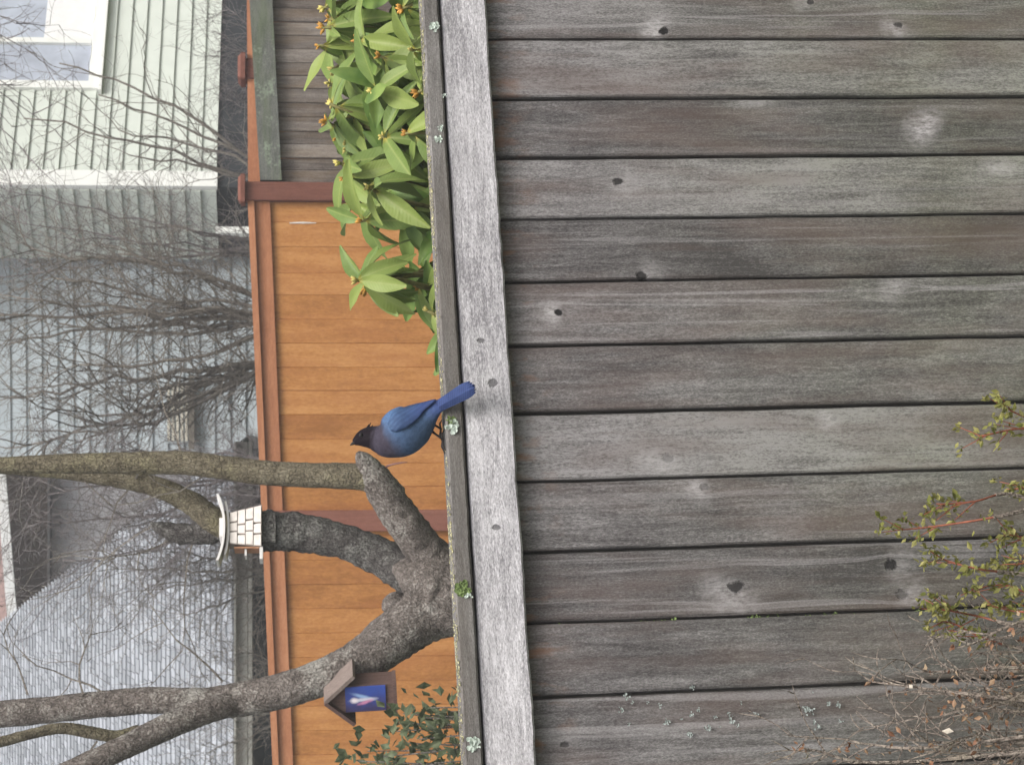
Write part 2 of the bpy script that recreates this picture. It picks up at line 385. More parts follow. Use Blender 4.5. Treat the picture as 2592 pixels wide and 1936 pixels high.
for i in range(60):
    q = fl(1880, 1545 + rr.uniform(-90, 300) * 0 , 0)
    x = ex[ex.index(min(ex, key=lambda e: abs(e - fl(1400, 1580, 0).x)))]
    z = fl(1300 + rr.uniform(100, 1050), 1575, 0).z
    if noise.noise((z * 9, 0, 0)) < 0: continue
    lobes(mb, Vector((x - .006 + rr.uniform(-.002, .003), .002, z)), X, Z, Yd, rr.uniform(.004, .009), 5, i)
o = part('moss', mb, m_moss_green, fence, world=False); o['kind'] = 'stuff'
mb = MB()
for i in range(34):                              # crusty lichen on the last board
    px, py = rr.gauss(1850, 170), rr.gauss(1800, 28)
    if not 1560 < px < 2150: continue
    q = fl(px, py, 0); lobes(mb, Vector((q.x, -.0035, q.z)), X, Z, Yd, rr.uniform(.004, .011), 7, 100 + i)
o = part('lichen', mb, plain('grey_lichen', (.30, .335, .32), .95, .4, 150.), fence, world=False); o['kind'] = 'stuff'
# ------------------------------------------------------------------ BIRD on the cap
def bz(zx, zy, y): return fw(860 + zx / 5.821, 930 + zy / 5.821, y)
UNIT = (bz(800, 1000, 0) - bz(900, 1000, 0)).length / 100      # metres per traced unit
SEC = [(205, 1112, 42, .8, .030), (250, 1085, 76, .8, .030), (315, 1056, 122, .82, .029), (400, 1035, 156, .85, .027), (490, 1035, 178, .88, .024), (570, 1050, 212, .9, .020), (680, 1055, 285, .9, .014),
       (820, 1000, 348, .9, .006), (960, 925, 366, .9, -.002), (1090, 858, 328, .88, -.010), (1210, 768, 246, .85, -.020), (1320, 672, 166, .8, -.032), (1420, 592, 116, .7, -.046), (1510, 545, 86, .5, -.056), (1570, 510, 50, .4, -.062)]
secs = spline([(a, b, c, d, e) for a, b, c, d, e in SEC], 4)
cen = [bz(q[0], q[1], q[4]) for q in secs]
def frame(i):
    t = (cen[min(i + 1, len(cen) - 1)] - cen[max(i - 1, 0)]).normalized()
    n = t.cross(fy).normalized()            # in the picture plane, towards the back or belly
    return t, n, t.cross(n).normalized()
bird = thing('blue_jay', 'dark blue bird with blackish head and small crest perched on the fence cap', 'bird', loc=fw(1123, 1090, -.01))
NB = 28
mb = MB(); cols = []
t0, n0, o0 = frame(10)
SGN = 1 if (bz(900, 600, 0) - bz(900, 1000, 0)).dot(n0) > 0 else -1     # +1: n points to the back
def lerp(a, b, f): f = max(0, min(1, f)); return tuple(x + (y - x) * f for x, y in zip(a, b))
HEAD, MANT, BACK, BELLY, RUMP = (.008, .005, .008), (.044, .038, .054), (.075, .138, .26), (.054, .09, .165), (.042, .068, .18)
for i, q in enumerate(secs):
    t, n, o = frame(i); h = q[2] * UNIT
    for k_ in range(NB):
        a = 2 * math.pi * k_ / NB
        ca, sa = math.cos(a) * SGN, math.sin(a)
        r = 1 + .018 * noise.noise((i * .6, k_ * .7, 3))
        p = cen[i] + n * math.cos(a) * h * r + o * sa * h * q[3] * r
        mb.v.append(tuple(p))
        x = q[0] + 60 * noise.noise((i * .5, k_ * .5, 1)) + ca * 35
        c = lerp(HEAD, MANT, (x - 480) / 110) if x < 650 else lerp(MANT, lerp(BELLY, BACK, ca * .9 + .45), (x - 720) / 150)
        c = lerp(c, RUMP, (x - 1250) / 200) if x > 1200 else c
        cols.append(c)
L = len(secs)
for i in range(L - 1):
    for k_ in range(NB):
        j = (k_ + 1) % NB; mb.f.append((i * NB + k_, i * NB + j, i * NB + NB + j, i * NB + NB + k_))
mb.f.append(tuple(range(NB - 1, -1, -1))); mb.f.append(tuple((L - 1) * NB + i for i in range(NB)))
me = mb.mesh('body', True, bird.location)
ca_ = me.color_attributes.new('plumage', 'FLOAT_COLOR', 'POINT')
for i, c in enumerate(cols): ca_.data[i].color = (*c, 1)
k = NT('plumage'); at_ = k.n('ShaderNodeAttribute', attribute_name='plumage'); P = k.co(False)
f = k.noise(P, 130., 4., .7); v_ = k.n('ShaderNodeTexVoronoi'); k.l(P, v_.inputs['Vector']); v_.inputs['Scale'].default_value = 120.; v_.inputs['Randomness'].default_value = 1.
m_plum = k.out(k.mix(.6, at_.outputs['Color'], k.ramp(f, [(.3, (.35, .35, .35)), (.7, (.75, .75, .75))]), 'OVERLAY'), .75, k.math('ADD', f, k.math('MULTIPLY', v_.outputs['Distance'], .35)), .4, .003)
k.b.inputs['Specular IOR Level'].default_value = .12
body = obj('body', me, m_plum, bird)
md = body.modifiers.new('s', 'SUBSURF'); md.levels = 1; md.render_levels = 1
# beak, crest, eyes
m_beak = plain('black_horn', (.014, .012, .013), .45, .2, 80.)
m_crest = plain('dark_head_feathers', (.018, .013, .018), .8, .3, 200.)
t1 = frame(0)[0]
mb = MB(); pts = [cen[2], bz(225, 1106, .030), bz(190, 1122, .030), bz(163, 1138, .030), bz(150, 1150, .031)]
mb.tube(pts, [46 * UNIT, 40 * UNIT, 30 * UNIT, 15 * UNIT, 3 * UNIT], 10, flat=.75); part('beak', mb, m_beak, bird, True)
mb = MB()
for a, b, c, d, yy in ((395, 930, 462, 808, .026), (375, 940, 432, 832, .024), (420, 925, 490, 846, .028), (350, 975, 398, 890, .026), (440, 930, 505, 880, .023)):
    s_ = bz(a, b, yy); e_ = bz(c, d, yy); mb.tube([s_, s_.lerp(e_, .5), e_], [26 * UNIT, 17 * UNIT, 3 * UNIT], 7, flat=.6)
part('crest', mb, m_crest, bird, True)
for sgn in (1, -1):
    i = 9; t, n, o = frame(i); q = secs[i]
    sg = -1 if o.dot(fy) > 0 else 1
    c = cen[i] + o * sg * sgn * q[2] * q[3] * UNIT * .96 + n * SGN * q[2] * UNIT * .22
    mb = MB(); mb.tube([c - o * .004, c - o * .0025, c, c + o * .0025, c + o * .004], [.0005, .0035, .0045, .0035, .0005], 10)
    part('eye', mb, m_beak, bird, True)
# folded wings
def surf(zx, zy, side, lift):
    i = min(range(L), key=lambda j: (secs[j][0] - zx) ** 2 + (secs[j][1] - zy) ** 2)
    t, n, o = frame(i); sg = -1 if o.dot(fy) > 0 else 1
    p = bz(zx, zy, secs[i][4]); d = (p - cen[i]).dot(n); h = secs[i][2] * UNIT
    wv = h * secs[i][3] * math.sqrt(max(0.05, 1 - min(.95, (d / h) ** 2)))
    return p + o * sg * side * (wv + lift)
k = NT('wing_feathers'); P = k.co(False); nA = k.noise(P, 90., 3.); at2 = k.n('ShaderNodeAttribute', attribute_name='plumage')
wv_ = k.n('ShaderNodeTexWave', wave_type='BANDS', bands_direction='DIAGONAL'); k.l(P, wv_.inputs['Vector']); wv_.inputs['Scale'].default_value = 42.; wv_.inputs['Distortion'].default_value = 3.
m_wing = k.out(k.mix(k.math('MULTIPLY', wv_.outputs['Fac'], .35), k.mix(.35, at2.outputs['Color'], k.ramp(nA, [(.3, (.3, .3, .3)), (.7, (.7, .7, .7))]), 'OVERLAY'), (.022, .036, .10)), .7, nA, .4, .002)
k.b.inputs['Specular IOR Level'].default_value = .15
m_tail = None
lowc = spline([(800, 890), (860, 985), (980, 975), (1100, 910), (1220, 770), (1330, 610), (1450, 505)], 5)
topc = spline([(800, 870), (860, 690), (980, 600), (1100, 555), (1210, 525), (1330, 500), (1455, 485)], 5)
for side in (1, -1):
    mb = MB(); nu = len(lowc); nv = 7
    for i in range(nu):
        for j in range(nv):
            f = j / (nv - 1); q = lowc[i].lerp(topc[i], f)
            lf = .0012 + .0015 * math.sin(math.pi * f) * min(1, i / 6) + .004 * (i / nu)
            mb.v.append(tuple(surf(q[0], q[1], side, lf)))
    for i in range(nu - 1):
        for j in range(nv - 1): mb.f.append((i * nv + j, i * nv + j + 1, i * nv + nv + j + 1, i * nv + nv + j))
    wing = part('wing', mb, m_wing, bird, True)
    wa = wing.data.color_attributes.new('plumage', 'FLOAT_COLOR', 'POINT')
    for i in range(nu):
        for j in range(nv): wa.data[i * nv + j].color = (*lerp(lerp(BELLY, BACK, .25 + j / nv), (.034, .058, .165), i / nu * 1.5 - .15), 1)
    so_ = wing.modifiers.new('t', 'SOLIDIFY'); so_.thickness = .002
    if side == 1:                                    # pale edge of the closed flight feathers
        mb = MB(); mb.tube([surf(q[0], q[1], 1, .0065) for q in lowc[14:30]], .0011, 6)
        part('wing_edge', mb, plain('pale_feather_edge', (.14, .17, .22), .7, .2), wing)
# tail of overlapping feathers
k = NT('tail_feathers'); P = k.co(False); nA = k.noise(P, 45., 4.); bw = k.n('ShaderNodeTexWave', wave_type='BANDS', bands_direction='Z'); k.l(P, bw.inputs['Vector']); bw.inputs['Scale'].default_value = 90.; bw.inputs['Distortion'].default_value = 2.
nA = k.math('ADD', k.math('MULTIPLY', nA, .75), k.math('MULTIPLY', bw.outputs['Fac'], .25))
m_tail = k.out(k.ramp(nA, [(.35, (.022, .038, .115)), (.65, (.042, .070, .195))]), .75, nA, .3, .002)
mb = MB()
ax0 = Vector((1455, 570)); ax1 = Vector((1995, 265)); dv = (ax1 - ax0).normalized(); nv2 = Vector((-dv.y, dv.x))
for i, off in enumerate((-1, -.62, -.25, .25, .62, 1, -.05)):
    pts = []; rad = []
    end = ax1 + nv2 * off * 88 - dv * abs(off) * 42
    st = ax0 + nv2 * off * 52
    for s_ in range(9):
        f = s_ / 8; q = st.lerp(end, f)
        pts.append(bz(q.x, q.y, -.058 - .026 * f - .0016 * (3 - abs(i - 3)) * 1.2))
        rad.append((32 + 16 * f if s_ < 7 else (34 if s_ == 7 else 10)) * UNIT)
    # flat feather: strip with a raised shaft
    A = []; B = []; C = []
    for s_, p in enumerate(pts):
        tq = (pts[min(s_ + 1, 8)] - pts[max(s_ - 1, 0)]).normalized(); sd_ = tq.cross(fy).normalized()
        A.append(p - sd_ * rad[s_]); B.append(p + sd_ * rad[s_]); C.append(p - fy * .0022)
    D = [p + fy * .0012 for p in pts]
    for a, b in ((A, C), (C, B), (B, D), (D, A)): mb.quadstrip(a, b)
tail = part('tail', mb, m_tail, bird)
# legs and toes
m_leg = plain('dark_legs', (.03, .025, .024), .6, .3, 90.)
for (a, b, c, d, ya, yb) in ((1290, 880, 1508, 1062, -.008, -.014), (1340, 800, 1500, 905, .01, .012)):
    s_ = bz(a, b, ya); e_ = FM @ Vector((fl(860 + c / 5.821, 930 + d / 5.821, yb).x, yb, ztop + .004))
    mb = MB(); mb.tube([s_, s_.lerp(e_, .5) + fy * .002, e_], [.0045, .0022, .002], 8)
    for dx, dy in ((-.026, -.012), (-.028, .004), (-.02, .016), (.018, -.002)):
        m_ = e_ + fx * dx * .55 + fy * dy * .55 + fz * .002; tip = e_ + fx * dx + fy * dy - fz * .003
        mb.tube([e_, m_, tip], [.002, .002, .0008], 6)
    part('leg', mb, m_leg, bird, True)
# ------------------------------------------------------------------ RHODODENDRON just behind the fence
def leaf_mesh(name, droop, fold, seed):
    rr = random.Random(seed); mb = MB(); n = 8; tw_ = rr.uniform(-.25, .25)
    for i in range(n + 1):
        f = i / n; wd = .145 * (math.sin(math.pi * min(1, f * .96 + .02)) ** .75) * (1.12 - .25 * abs(f - .55)) + .006
        if i == 0: wd = .012
        z = -droop * f * f; wv = .018 * math.sin(f * 9 + seed) + tw_ * f * wd
        mb.v += [(f, -wd, z + fold * wd + wv), (f, -wd * .5, z + fold * wd * .35), (f, 0, z - .01), (f, wd * .5, z + fold * wd * .35), (f, wd, z + fold * wd - wv)]
    for i in range(n):
        for j in range(4): mb.f.append((i * 5 + j, i * 5 + 5 + j, i * 5 + 6 + j, i * 5 + 1 + j))
    return mb.mesh(name, True)
k = NT('rhododendron_leaf'); P = k.co(False); x, y, z = k.sep(P)
rib = k.math('SUBTRACT', 1., k.math('MULTIPLY', k.math('ABSOLUTE', y), 38.), clamp=True)
vein = k.n('ShaderNodeTexWave', wave_type='BANDS'); cb = k.n('ShaderNodeCombineXYZ')
k.l(k.math('SUBTRACT', x, k.math('MULTIPLY', k.math('ABSOLUTE', y), .8)), cb.inputs[0]); k.l(cb.outputs[0], vein.inputs['Vector']); vein.inputs['Scale'].default_value = 5.
nz = k.noise(k.co(), 5., 4.)
base = k.mix(k.rnd(), (.11, .20, .038), (.27, .345, .075)); base = k.mix(k.math('MULTIPLY', nz, .5), base, (.33, .39, .13))
geo = k.n('ShaderNodeNewGeometry')
base = k.mix(k.math('MULTIPLY', vein.outputs['Fac'], .05), base, (.22, .32, .12)); base = k.mix(k.math('MULTIPLY', rib, .6), base, (.33, .38, .12))
base = k.mix(k.math('SUBTRACT', 1., k.math('MULTIPLY', x, 9.), clamp=True), base, (.42, .34, .06))
base = k.mix(k.math('MULTIPLY', geo.outputs['Backfacing'], .7), base, (.22, .27, .12))
m_leaf = k.out(base, .5, k.math('ADD', k.math('MULTIPLY', vein.outputs['Fac'], .12), nz), .2, .01)
k.b.inputs['Subsurface Weight'].default_value = 0.
k.b.inputs['Specular IOR Level'].default_value = .4
# some light passes through the leaves
tr = k.n('ShaderNodeBsdfTranslucent'); k.l(base, tr.inputs[0]); ms = k.n('ShaderNodeMixShader'); ms.inputs[0].default_value = .22
k.l(k.b.outputs[0], ms.inputs[1]); k.l(tr.outputs[0], ms.inputs[2]); k.l(ms.outputs[0], k.t.nodes['Material Output'].inputs[0])
m_bud = plain('orange_bud', (.52, .27, .06), .6, .4, 60.)
m_budy = plain('yellow_bud', (.55, .47, .15), .6, .35, 60.)
m_stem = plain('green_brown_stem', (.17, .16, .06), .8, .4, 60.)
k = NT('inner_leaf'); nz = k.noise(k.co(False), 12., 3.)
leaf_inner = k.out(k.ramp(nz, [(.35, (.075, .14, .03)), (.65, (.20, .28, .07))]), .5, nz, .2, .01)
LM = [leaf_mesh('leaf', d, fo, s_) for d, fo, s_ in ((.10, .35, 1), (.22, .25, 2), (.30, .45, 3), (.04, .15, 4), (.18, .6, 5), (.4, .3, 6), (.12, .8, 7), (.26, .5, 8))]
for m_ in LM: m_.materials.append(m_leaf)
bush = thing('rhododendron_bush', 'leafy green rhododendron bush with orange buds behind the grey fence', 'bush', loc=(fw(1300, 200, .5).x, fw(1300, 200, .5).y, gz(5.5)))
rb = random.Random(21)
def put_leaf(base, d, nrm, length, width, me_):
    d = d.normalized(); y_ = nrm.cross(d).normalized(); z_ = d.cross(y_)
    Mx = Matrix((d * length, y_ * width, z_ * length)).transposed().to_4x4(); Mx.translation = base - bush.location
    o = obj('leaf', me_, None, bush); o.matrix_local = Mx; return o
def bud(c, axis, s_, mat):
    mb = MB()
    for i in range(5):
        d = (axis + Vector((rb.uniform(-.9, .9), rb.uniform(-.9, .9), rb.uniform(-.9, .4)))).normalized()
        mb.tube([c, c + d * s_ * .6, c + d * s_], [s_ * .16, s_ * .2, s_ * .03], 6)
    part('bud', mb, mat, bush, True)
stems = MB()
def whorl(px, py, yl, n=8, size=.12, b=True, spread=1.):
    c = fw(px, py, yl)
    axis = (Vector((rb.uniform(-.35, .35), rb.uniform(-.5, .05), 1))).normalized()
    a0 = rb.uniform(0, 6.28)
    e1 = axis.orthogonal().normalized(); e2 = axis.cross(e1)
    for i in range(n):
        a = a0 + 2.4 * i + rb.uniform(-.25, .25)
        rad = e1 * math.cos(a) + e2 * math.sin(a)
        el = rb.uniform(-1.4, -.45) * spread if i % 6 else rb.uniform(-.4, .5)
        d = rad * math.cos(el) + axis * math.sin(el)
        nrm = axis * math.cos(el) - rad * math.sin(el) + Vector((0, -.5, .1))
        s_ = size * rb.uniform(.6, 1.18)
        put_leaf(c - axis * rb.uniform(0, .02) + rad * .004, d, nrm, s_, s_ * rb.uniform(.85, 1.1), rb.choice(LM))
    if b: bud(c, axis, .017 * rb.uniform(.7, 1.2), m_bud if rb.random() < .55 else m_budy)
    g0 = Vector((c.x + rb.uniform(-.1, .15), c.y + .12 + rb.uniform(0, .15), c.z - .45))
    g1 = Vector((bush.location.x + rb.uniform(-.3, .3), bush.location.y + rb.uniform(-.1, .1), gz(5.5)))
    stems.tube(spline([c + axis * .005, c - axis * .10, g0, g1], 3), [.0035, .004, .004, .005, .005, .006, .007, .009, .011, .013][:10], 6)
D = 1.1718
W = [(690, 100, .44), (700, 18, .52), (705, 262, .5), (712, 180, .55), (728, 300, .52), (742, 385, .4), (760, 440, .42), (700, 60, .40), (712, 42, .48), (745, 20, .55), (775, 88, .34), (822, 122, .28), (722, 150, .5), (716, 226, .42), (806, 196, .28), (880, 288, .2), (828, 296, .3), (734, 352, .42),
     (796, 404, .22), (782, 478, .26), (772, 606, .2), (790, 622, .26), (785, 590, .3), (748, 318, .5), (870, 20, .3), (890, 110, .2), (905, 200, .2), (760, 250, .46), (840, 60, .42),
     (850, 230, .45), (820, 350, .5), (870, 390, .4), (860, 150, .5), (790, 140, .6), (900, 60, .5), (895, 340, .45), (890, 450, .3), (905, 620, .3), (930, 480, .4), (925, 672, .24)]
for x_, y_, yl in W: whorl(x_ * D, y_ * D, yl, rb.choice((6, 6, 7, 7)), .128)
for x_, y_, yl in ((880, -40, .4), (780, -60, .5), (830, -120, .5), (760, -150, .6), (930, 250, .6)): whorl(x_ * D, y_ * D, yl, 7, .12)
# leaves deeper in the bush, too crowded to tell apart
fill = MB()
for i in range(420):
    yy = rb.uniform(-120, 740); top = [(-120, 800), (0, 760), (70, 720), (130, 760), (230, 745), (350, 765), (400, 810), (480, 830), (520, 930), (565, 930), (610, 840), (690, 905), (740, 950)]
    for (a, xa_), (b, xb_) in zip(top, top[1:]):
        if a <= yy <= b: xm_ = xa_ + (xb_ - xa_) * (yy - a) / (b - a)
    c = fw((xm_ + 25 + rb.uniform(0, 1) * (1010 - xm_)) * D, yy * D, rb.uniform(.3, .75))
    d = Vector((rb.uniform(-1, 1), rb.uniform(-.6, .6), rb.uniform(-1.1, .5))).normalized(); nr = (Vector((0, -1, .5)) + Vector((rb.uniform(-.6, .6), rb.uniform(-.5, .5), rb.uniform(-.5, .5))))
    y2 = nr.cross(d).normalized(); z2 = d.cross(y2); s_ = rb.uniform(.09, .13); lm = rb.choice(LM)
    fill.add([c + (d * v.co.x + y2 * v.co.y + z2 * v.co.z) * s_ for v in lm.vertices], [tuple(p.vertices) for p in lm.polygons])
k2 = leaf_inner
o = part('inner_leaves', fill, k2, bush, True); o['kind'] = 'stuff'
part('stems', stems, m_stem, bush, True)
print('leaves', len([o for o in bush.children if o.name.startswith('leaf')]))
# ------------------------------------------------------------------ OLD TREE between the two fences
YT = 8.0
def tp(dx, dy, off=0.): return at(dx * D, dy * D, YT + off)
PXM = YT / FPX * D                                  # metres per displayed pixel at the tree
tree = thing('old_tree', 'old bare tree with thick lichen-grey limbs forking just behind the grey fence', 'tree', loc=(tp(960, 1290).x, YT, gz(YT)))
def limb(name, pts, mat, parent, rough=.1, n=16, k_=8, seed=0.):
    """pts: displayed x, y, full width in displayed pixels, depth offset"""
    sp = spline([(*tp(a, b, o), w_ * PXM / 2) for a, b, w_, o in pts], k_)
    mb = MB(); mb.tube([Vector(q[:3]) for q in sp], [q[3] for q in sp], n, rough, seed)
    return part(name, mb, mat, parent, True)
r0 = tp(960, 1290)
sp = spline([(r0.x - .02, YT + .1, gz(YT) - .15, .23), (r0.x, YT + .05, gz(YT) + .25, .175), (r0.x, YT + .02, r0.z - .35, .155), (*tp(985, 1290), .15), (*tp(930, 1272), .15), (*tp(885, 1268), .115), (*tp(868, 1275), .07)], 6)
mb = MB(); mb.tube([Vector(q[:3]) for q in sp], [q[3] for q in sp], 20, .09); part('trunk', mb, m_bark, tree, True)
A = limb('limb', [(850, 1075, 40, -.03), (815, 1044, 54, -.045), (786, 1032, 56, -.05), (745, 1028, 58, -.04), (660, 1026, 54, -.02), (560, 1020, 54, 0), (470, 1008, 52, .02), (390, 1000, 52, .05), (280, 1000, 48, .06), (160, 1001, 44, .08), (40, 1004, 38, .1), (-120, 1010, 34, .1)], m_bark_olive, tree, .05, seed=3.)
limb('limb', [(965, 1232, 118, .0), (925, 1196, 88, -.02), (880, 1136, 80, -.04), (835, 1070, 76, -.05), (806, 1026, 64, -.06), (790, 1000, 44, -.07), (778, 984, 26, -.08), (772, 976, 8, -.08)], m_bark, tree, .09, seed=4.)
B = limb('limb', [(930, 1268, 110, .05), (868, 1228, 92, .06), (800, 1192, 80, .08), (730, 1166, 78, .09), (660, 1152, 84, .1), (610, 1148, 86, .1), (572, 1146, 88, .1), (556, 1146, 70, .1)], m_bark_dark, tree, .13, seed=5.)
limb('burr', [(720, 1135, 40, .05), (700, 1118, 34, .04), (686, 1108, 12, .03)], m_bark_dark, B, .25, 9, 3)
limb('limb', [(560, 1150, 70, .28), (500, 1140, 64, .3), (455, 1118, 58, .3), (410, 1085, 52, .32), (340, 1052, 46, .34), (240, 1030, 44, .36), (120, 1016, 36, .4), (-60, 1005, 30, .4)], m_bark_olive, tree, .08, seed=6.)
limb('dead_stump', [(520, 1142, 62, .34), (470, 1146, 54, .36), (420, 1152, 50, .38), (375, 1150, 44, .4), (345, 1140, 30, .4), (325, 1132, 10, .4)], m_bark_dark, tree, .22, 12, 5, seed=8.)
C = limb('limb', [(960, 1310, 130, 0), (905, 1335, 122, -.03), (850, 1375, 112, -.05), (790, 1420, 98, -.07), (730, 1450, 86, -.08), (660, 1476, 78, -.08), (590, 1496, 76, -.06), (500, 1512, 74, -.03), (440, 1516, 62, -.02), (330, 1512, 58, .02), (220, 1520, 58, .06), (110, 1532, 58, .1), (0, 1542, 58, .12), (-140, 1555, 54, .15)], m_bark, tree, .06, seed=10.)
limb('limb', [(540, 1508, 60, -.02), (470, 1528, 54, -.08), (400, 1552, 56, -.12), (320, 1588, 54, -.16), (240, 1626, 50, -.2), (150, 1668, 50, -.22), (20, 1735, 46, -.25)], m_bark, tree, .06, seed=11.)
limb('branch', [(300, 1580, 30, -.15), (250, 1590, 26, -.18), (190, 1580, 26, -.2), (130, 1572, 24, -.22), (60, 1586, 22, -.25), (0, 1602, 22, -.27), (-90, 1620, 20, -.3)], m_bark_olive, tree, .08, 10, seed=12.)
limb('knuckle', [(872, 1318, 70, -.02), (850, 1304, 56, -.03), (838, 1294, 40, -.04), (834, 1290, 14, -.04)], m_bark, tree, .3, 10, 3, seed=13.)
tw = MB(); rt = random.Random(5)
def twig(mb, p, d, length, r, lev, rr, gn=.5, k_=5, droop=0., wob=.35):
    pts = [p]; q = p.copy(); dd = d.normalized()
    for i in range(k_):
        dd = (dd + Vector((rr.uniform(-1, 1), rr.uniform(-1, 1), rr.uniform(-1, 1))) * wob * .5 + Vector((0, 0, -droop))).normalized()
        q = q + dd * length / k_; pts.append(q.copy())
        if lev > 0 and i >= 1 and rr.random() < gn:
            e = (dd + Vector((rr.uniform(-1, 1), rr.uniform(-.8, .8), rr.uniform(-.7, .9))) * .95).normalized()
            twig(mb, q.copy(), e, length * rr.uniform(.4, .7), max(r * .55, .0016), lev - 1, rr, gn, max(3, k_ - 1), droop, wob)
    mb.tube(pts, [r * (1 - .7 * i / k_) for i in range(k_ + 1)], 4 if r < .006 else 6, cap=False)
for a, b, o, dx, dz, ln in ((470, 1010, .1, -.7, .6, .5), (390, 975, .05, .8, .1, .4), (340, 1130, .4, -.5, .8, .5), (300, 1020, .3, -.8, .8, .4), (180, 1500, .05, .6, .4, .3), (230, 1500, .05, .5, .9, .35), (60, 1500, .1, .8, .6, .3),
                        (210, 1600, -.2, -.8, .4, .25), (480, 1470, 0, .7, .6, .4), (390, 1150, .4, -.7, .7, .45), (420, 1160, .38, -.9, .4, .45)):
    twig(tw, tp(a, b, o), Vector((dx, rt.uniform(-.4, .4), dz)), ln, .005, 3, rt, .5, wob=.7)
o = part('twigs', tw, m_twig_pale, tree); o['kind'] = 'stuff'
limb('pruned_twig', [(826, 1016, 5, -.06), (838, 1006, 5, -.07), (862, 1000, 4, -.08), (880, 998, 2, -.08)], plain('pink_brown_twig', (.22, .12, .11), .8), tree, .05, 7, 3)

# ------------------------------------------------------------------ BIRDHOUSES
def mkframe(c, yaw): return Matrix.Translation(c) @ Matrix.Rotation(yaw, 4, 'Z')
m_stone = plain('white_stone', (.80, .74, .69), .85, .12, 40.)
m_mortar = plain('grey_mortar', (.30, .26, .23), .9, .2, 40.)
m_clay = wood('brown_wood_side', (.24, .11, .06), (.36, .18, .10), (.46, .26, .16), 2, 40., 3.)
m_white = plain('white_paint', (.74, .72, .70), .6, .06, 30.)
c = tp(566, 1145, .05); bh = thing('stone_birdhouse', 'small white stone birdhouse with curved eaves on the cut limb', 'birdhouse')
bh.matrix_world = mkframe(c, math.radians(14))
mb = MB(); H = .118
mb.add([(-.07, -.055, 0), (.085, -.055, 0), (.085, .07, 0), (-.07, .07, 0), (-.058, -.045, H), (.058, -.045, H), (.058, .055, H), (-.058, .055, H)], [(0, 3, 2, 1), (4, 5, 6, 7), (0, 1, 5, 4), (1, 2, 6, 5), (2, 3, 7, 6), (3, 0, 4, 7)])
part('wall', mb, m_mortar, bh, world=False)
rs = random.Random(3)
for row in range(4):
    z0 = .003 + row * .029; z1 = z0 + .026
    def xr(z): return -.07 + .012 * z / H, .085 - .027 * z / H
    xs = [0, .3 + .08 * (row % 2), .62 + .1 * (row % 2) - .05, 1.0]
    for j in range(3):
        vs = []
        for z in (z0, z1):
            a, b = xr(z); yy = -.055 + .010 * z / H
            xa = a + (b - a) * xs[j] + .002; xb = a + (b - a) * xs[j + 1] - .002
            for y_ in (yy - .007 - rs.uniform(0, .003), yy + .002): vs += [(xa + rs.uniform(0, .002), y_, z), (xb - rs.uniform(0, .002), y_, z)]
        mb = MB(); mb.add(vs, [(0, 1, 5, 4), (0, 4, 6, 2), (1, 3, 7, 5), (4, 5, 7, 6), (0, 2, 3, 1), (2, 6, 7, 3)])
        part('stone', mb, m_stone, bh, world=False)
mb = MB(); mb.box(-.0745, -.0685, -.05, .066, .006, .1); part('side_panel', mb, m_clay, bh, world=False)
mb = MB(); mb.prism(-.115, -.068, -.05, .06, -.004, .008, 2, .002); part('ledge', mb, m_white, bh, world=False)
mb = MB(); mb.prism(-.10, -.076, -.04, .05, .055, .062, 2, .001); part('perch_board', mb, m_white, bh, world=False)
for zb, hw, th, y0, y1, up_ in ((H - .001, .098, .008, -.06, .075, .012), (H + .014, .122, .009, -.075, .085, .024)):
    mb = MB(); vs = []; n = 14
    for i in range(n + 1):
        f = i / n * 2 - 1; z = zb + up_ * abs(f) ** 2.2
        vs += [(f * hw, y0, z), (f * hw, y1, z), (f * hw, y1, z + th), (f * hw, y0, z + th)]
    fs = [(i * 4 + a, i * 4 + 4 + a, i * 4 + 4 + (a + 1) % 4, i * 4 + (a + 1) % 4) for i in range(n) for a in range(4)] + [(0, 1, 2, 3), (n * 4 + 3, n * 4 + 2, n * 4 + 1, n * 4)]
    mb.add(vs, [q[::-1] for q in fs]); part('roof', mb, m_white, bh, world=False)
mb = MB(); mb.prism(-.035, .035, -.07, .078, H + .018, H + .036, 2, .004); part('roof_ridge', mb, m_white, bh, world=False)
mb = MB(); mb.prism(-.05, .06, -.035, .055, -.05, .001, 2, .004); part('base', mb, m_bark_dark, bh, world=False)
# hanging picture birdhouse
m_bw = wood('brown_birdhouse_wood', (.06, .035, .03), (.115, .07, .06), (.17, .11, .09), 2, 60., 5.)
m_bw2 = wood('pale_roof_wood', (.15, .115, .10), (.22, .175, .155), (.3, .25, .22), 0, 60., 5.)
c = at(760 + 1735 / 7.373, 1640 + 900 / 7.373, 7.78); pm = 7.78 / FPX / 7.373
b2 = thing('picture_birdhouse', 'brown gabled birdhouse with a dark blue picture panel under the forked limb', 'birdhouse')
b2.matrix_world = mkframe(c, math.radians(-22)) @ Matrix.Rotation(math.radians(-3), 4, 'Y')
h1 = 960 * pm; h2 = 1210 * pm; wd = 285 * pm; dp = .085
mb = MB(); vs = [(-wd, 0, 0), (wd, 0, 0), (wd, 0, h1), (0, 0, h2), (-wd, 0, h1)]
vs = vs + [(x_, dp, z_) for x_, _, z_ in vs]
mb.add(vs, [(0, 1, 2, 3, 4), (9, 8, 7, 6, 5), (0, 5, 6, 1), (1, 6, 7, 2), (2, 7, 8, 3), (3, 8, 9, 4), (4, 9, 5, 0)])
part('body', mb, m_bw, b2, world=False)
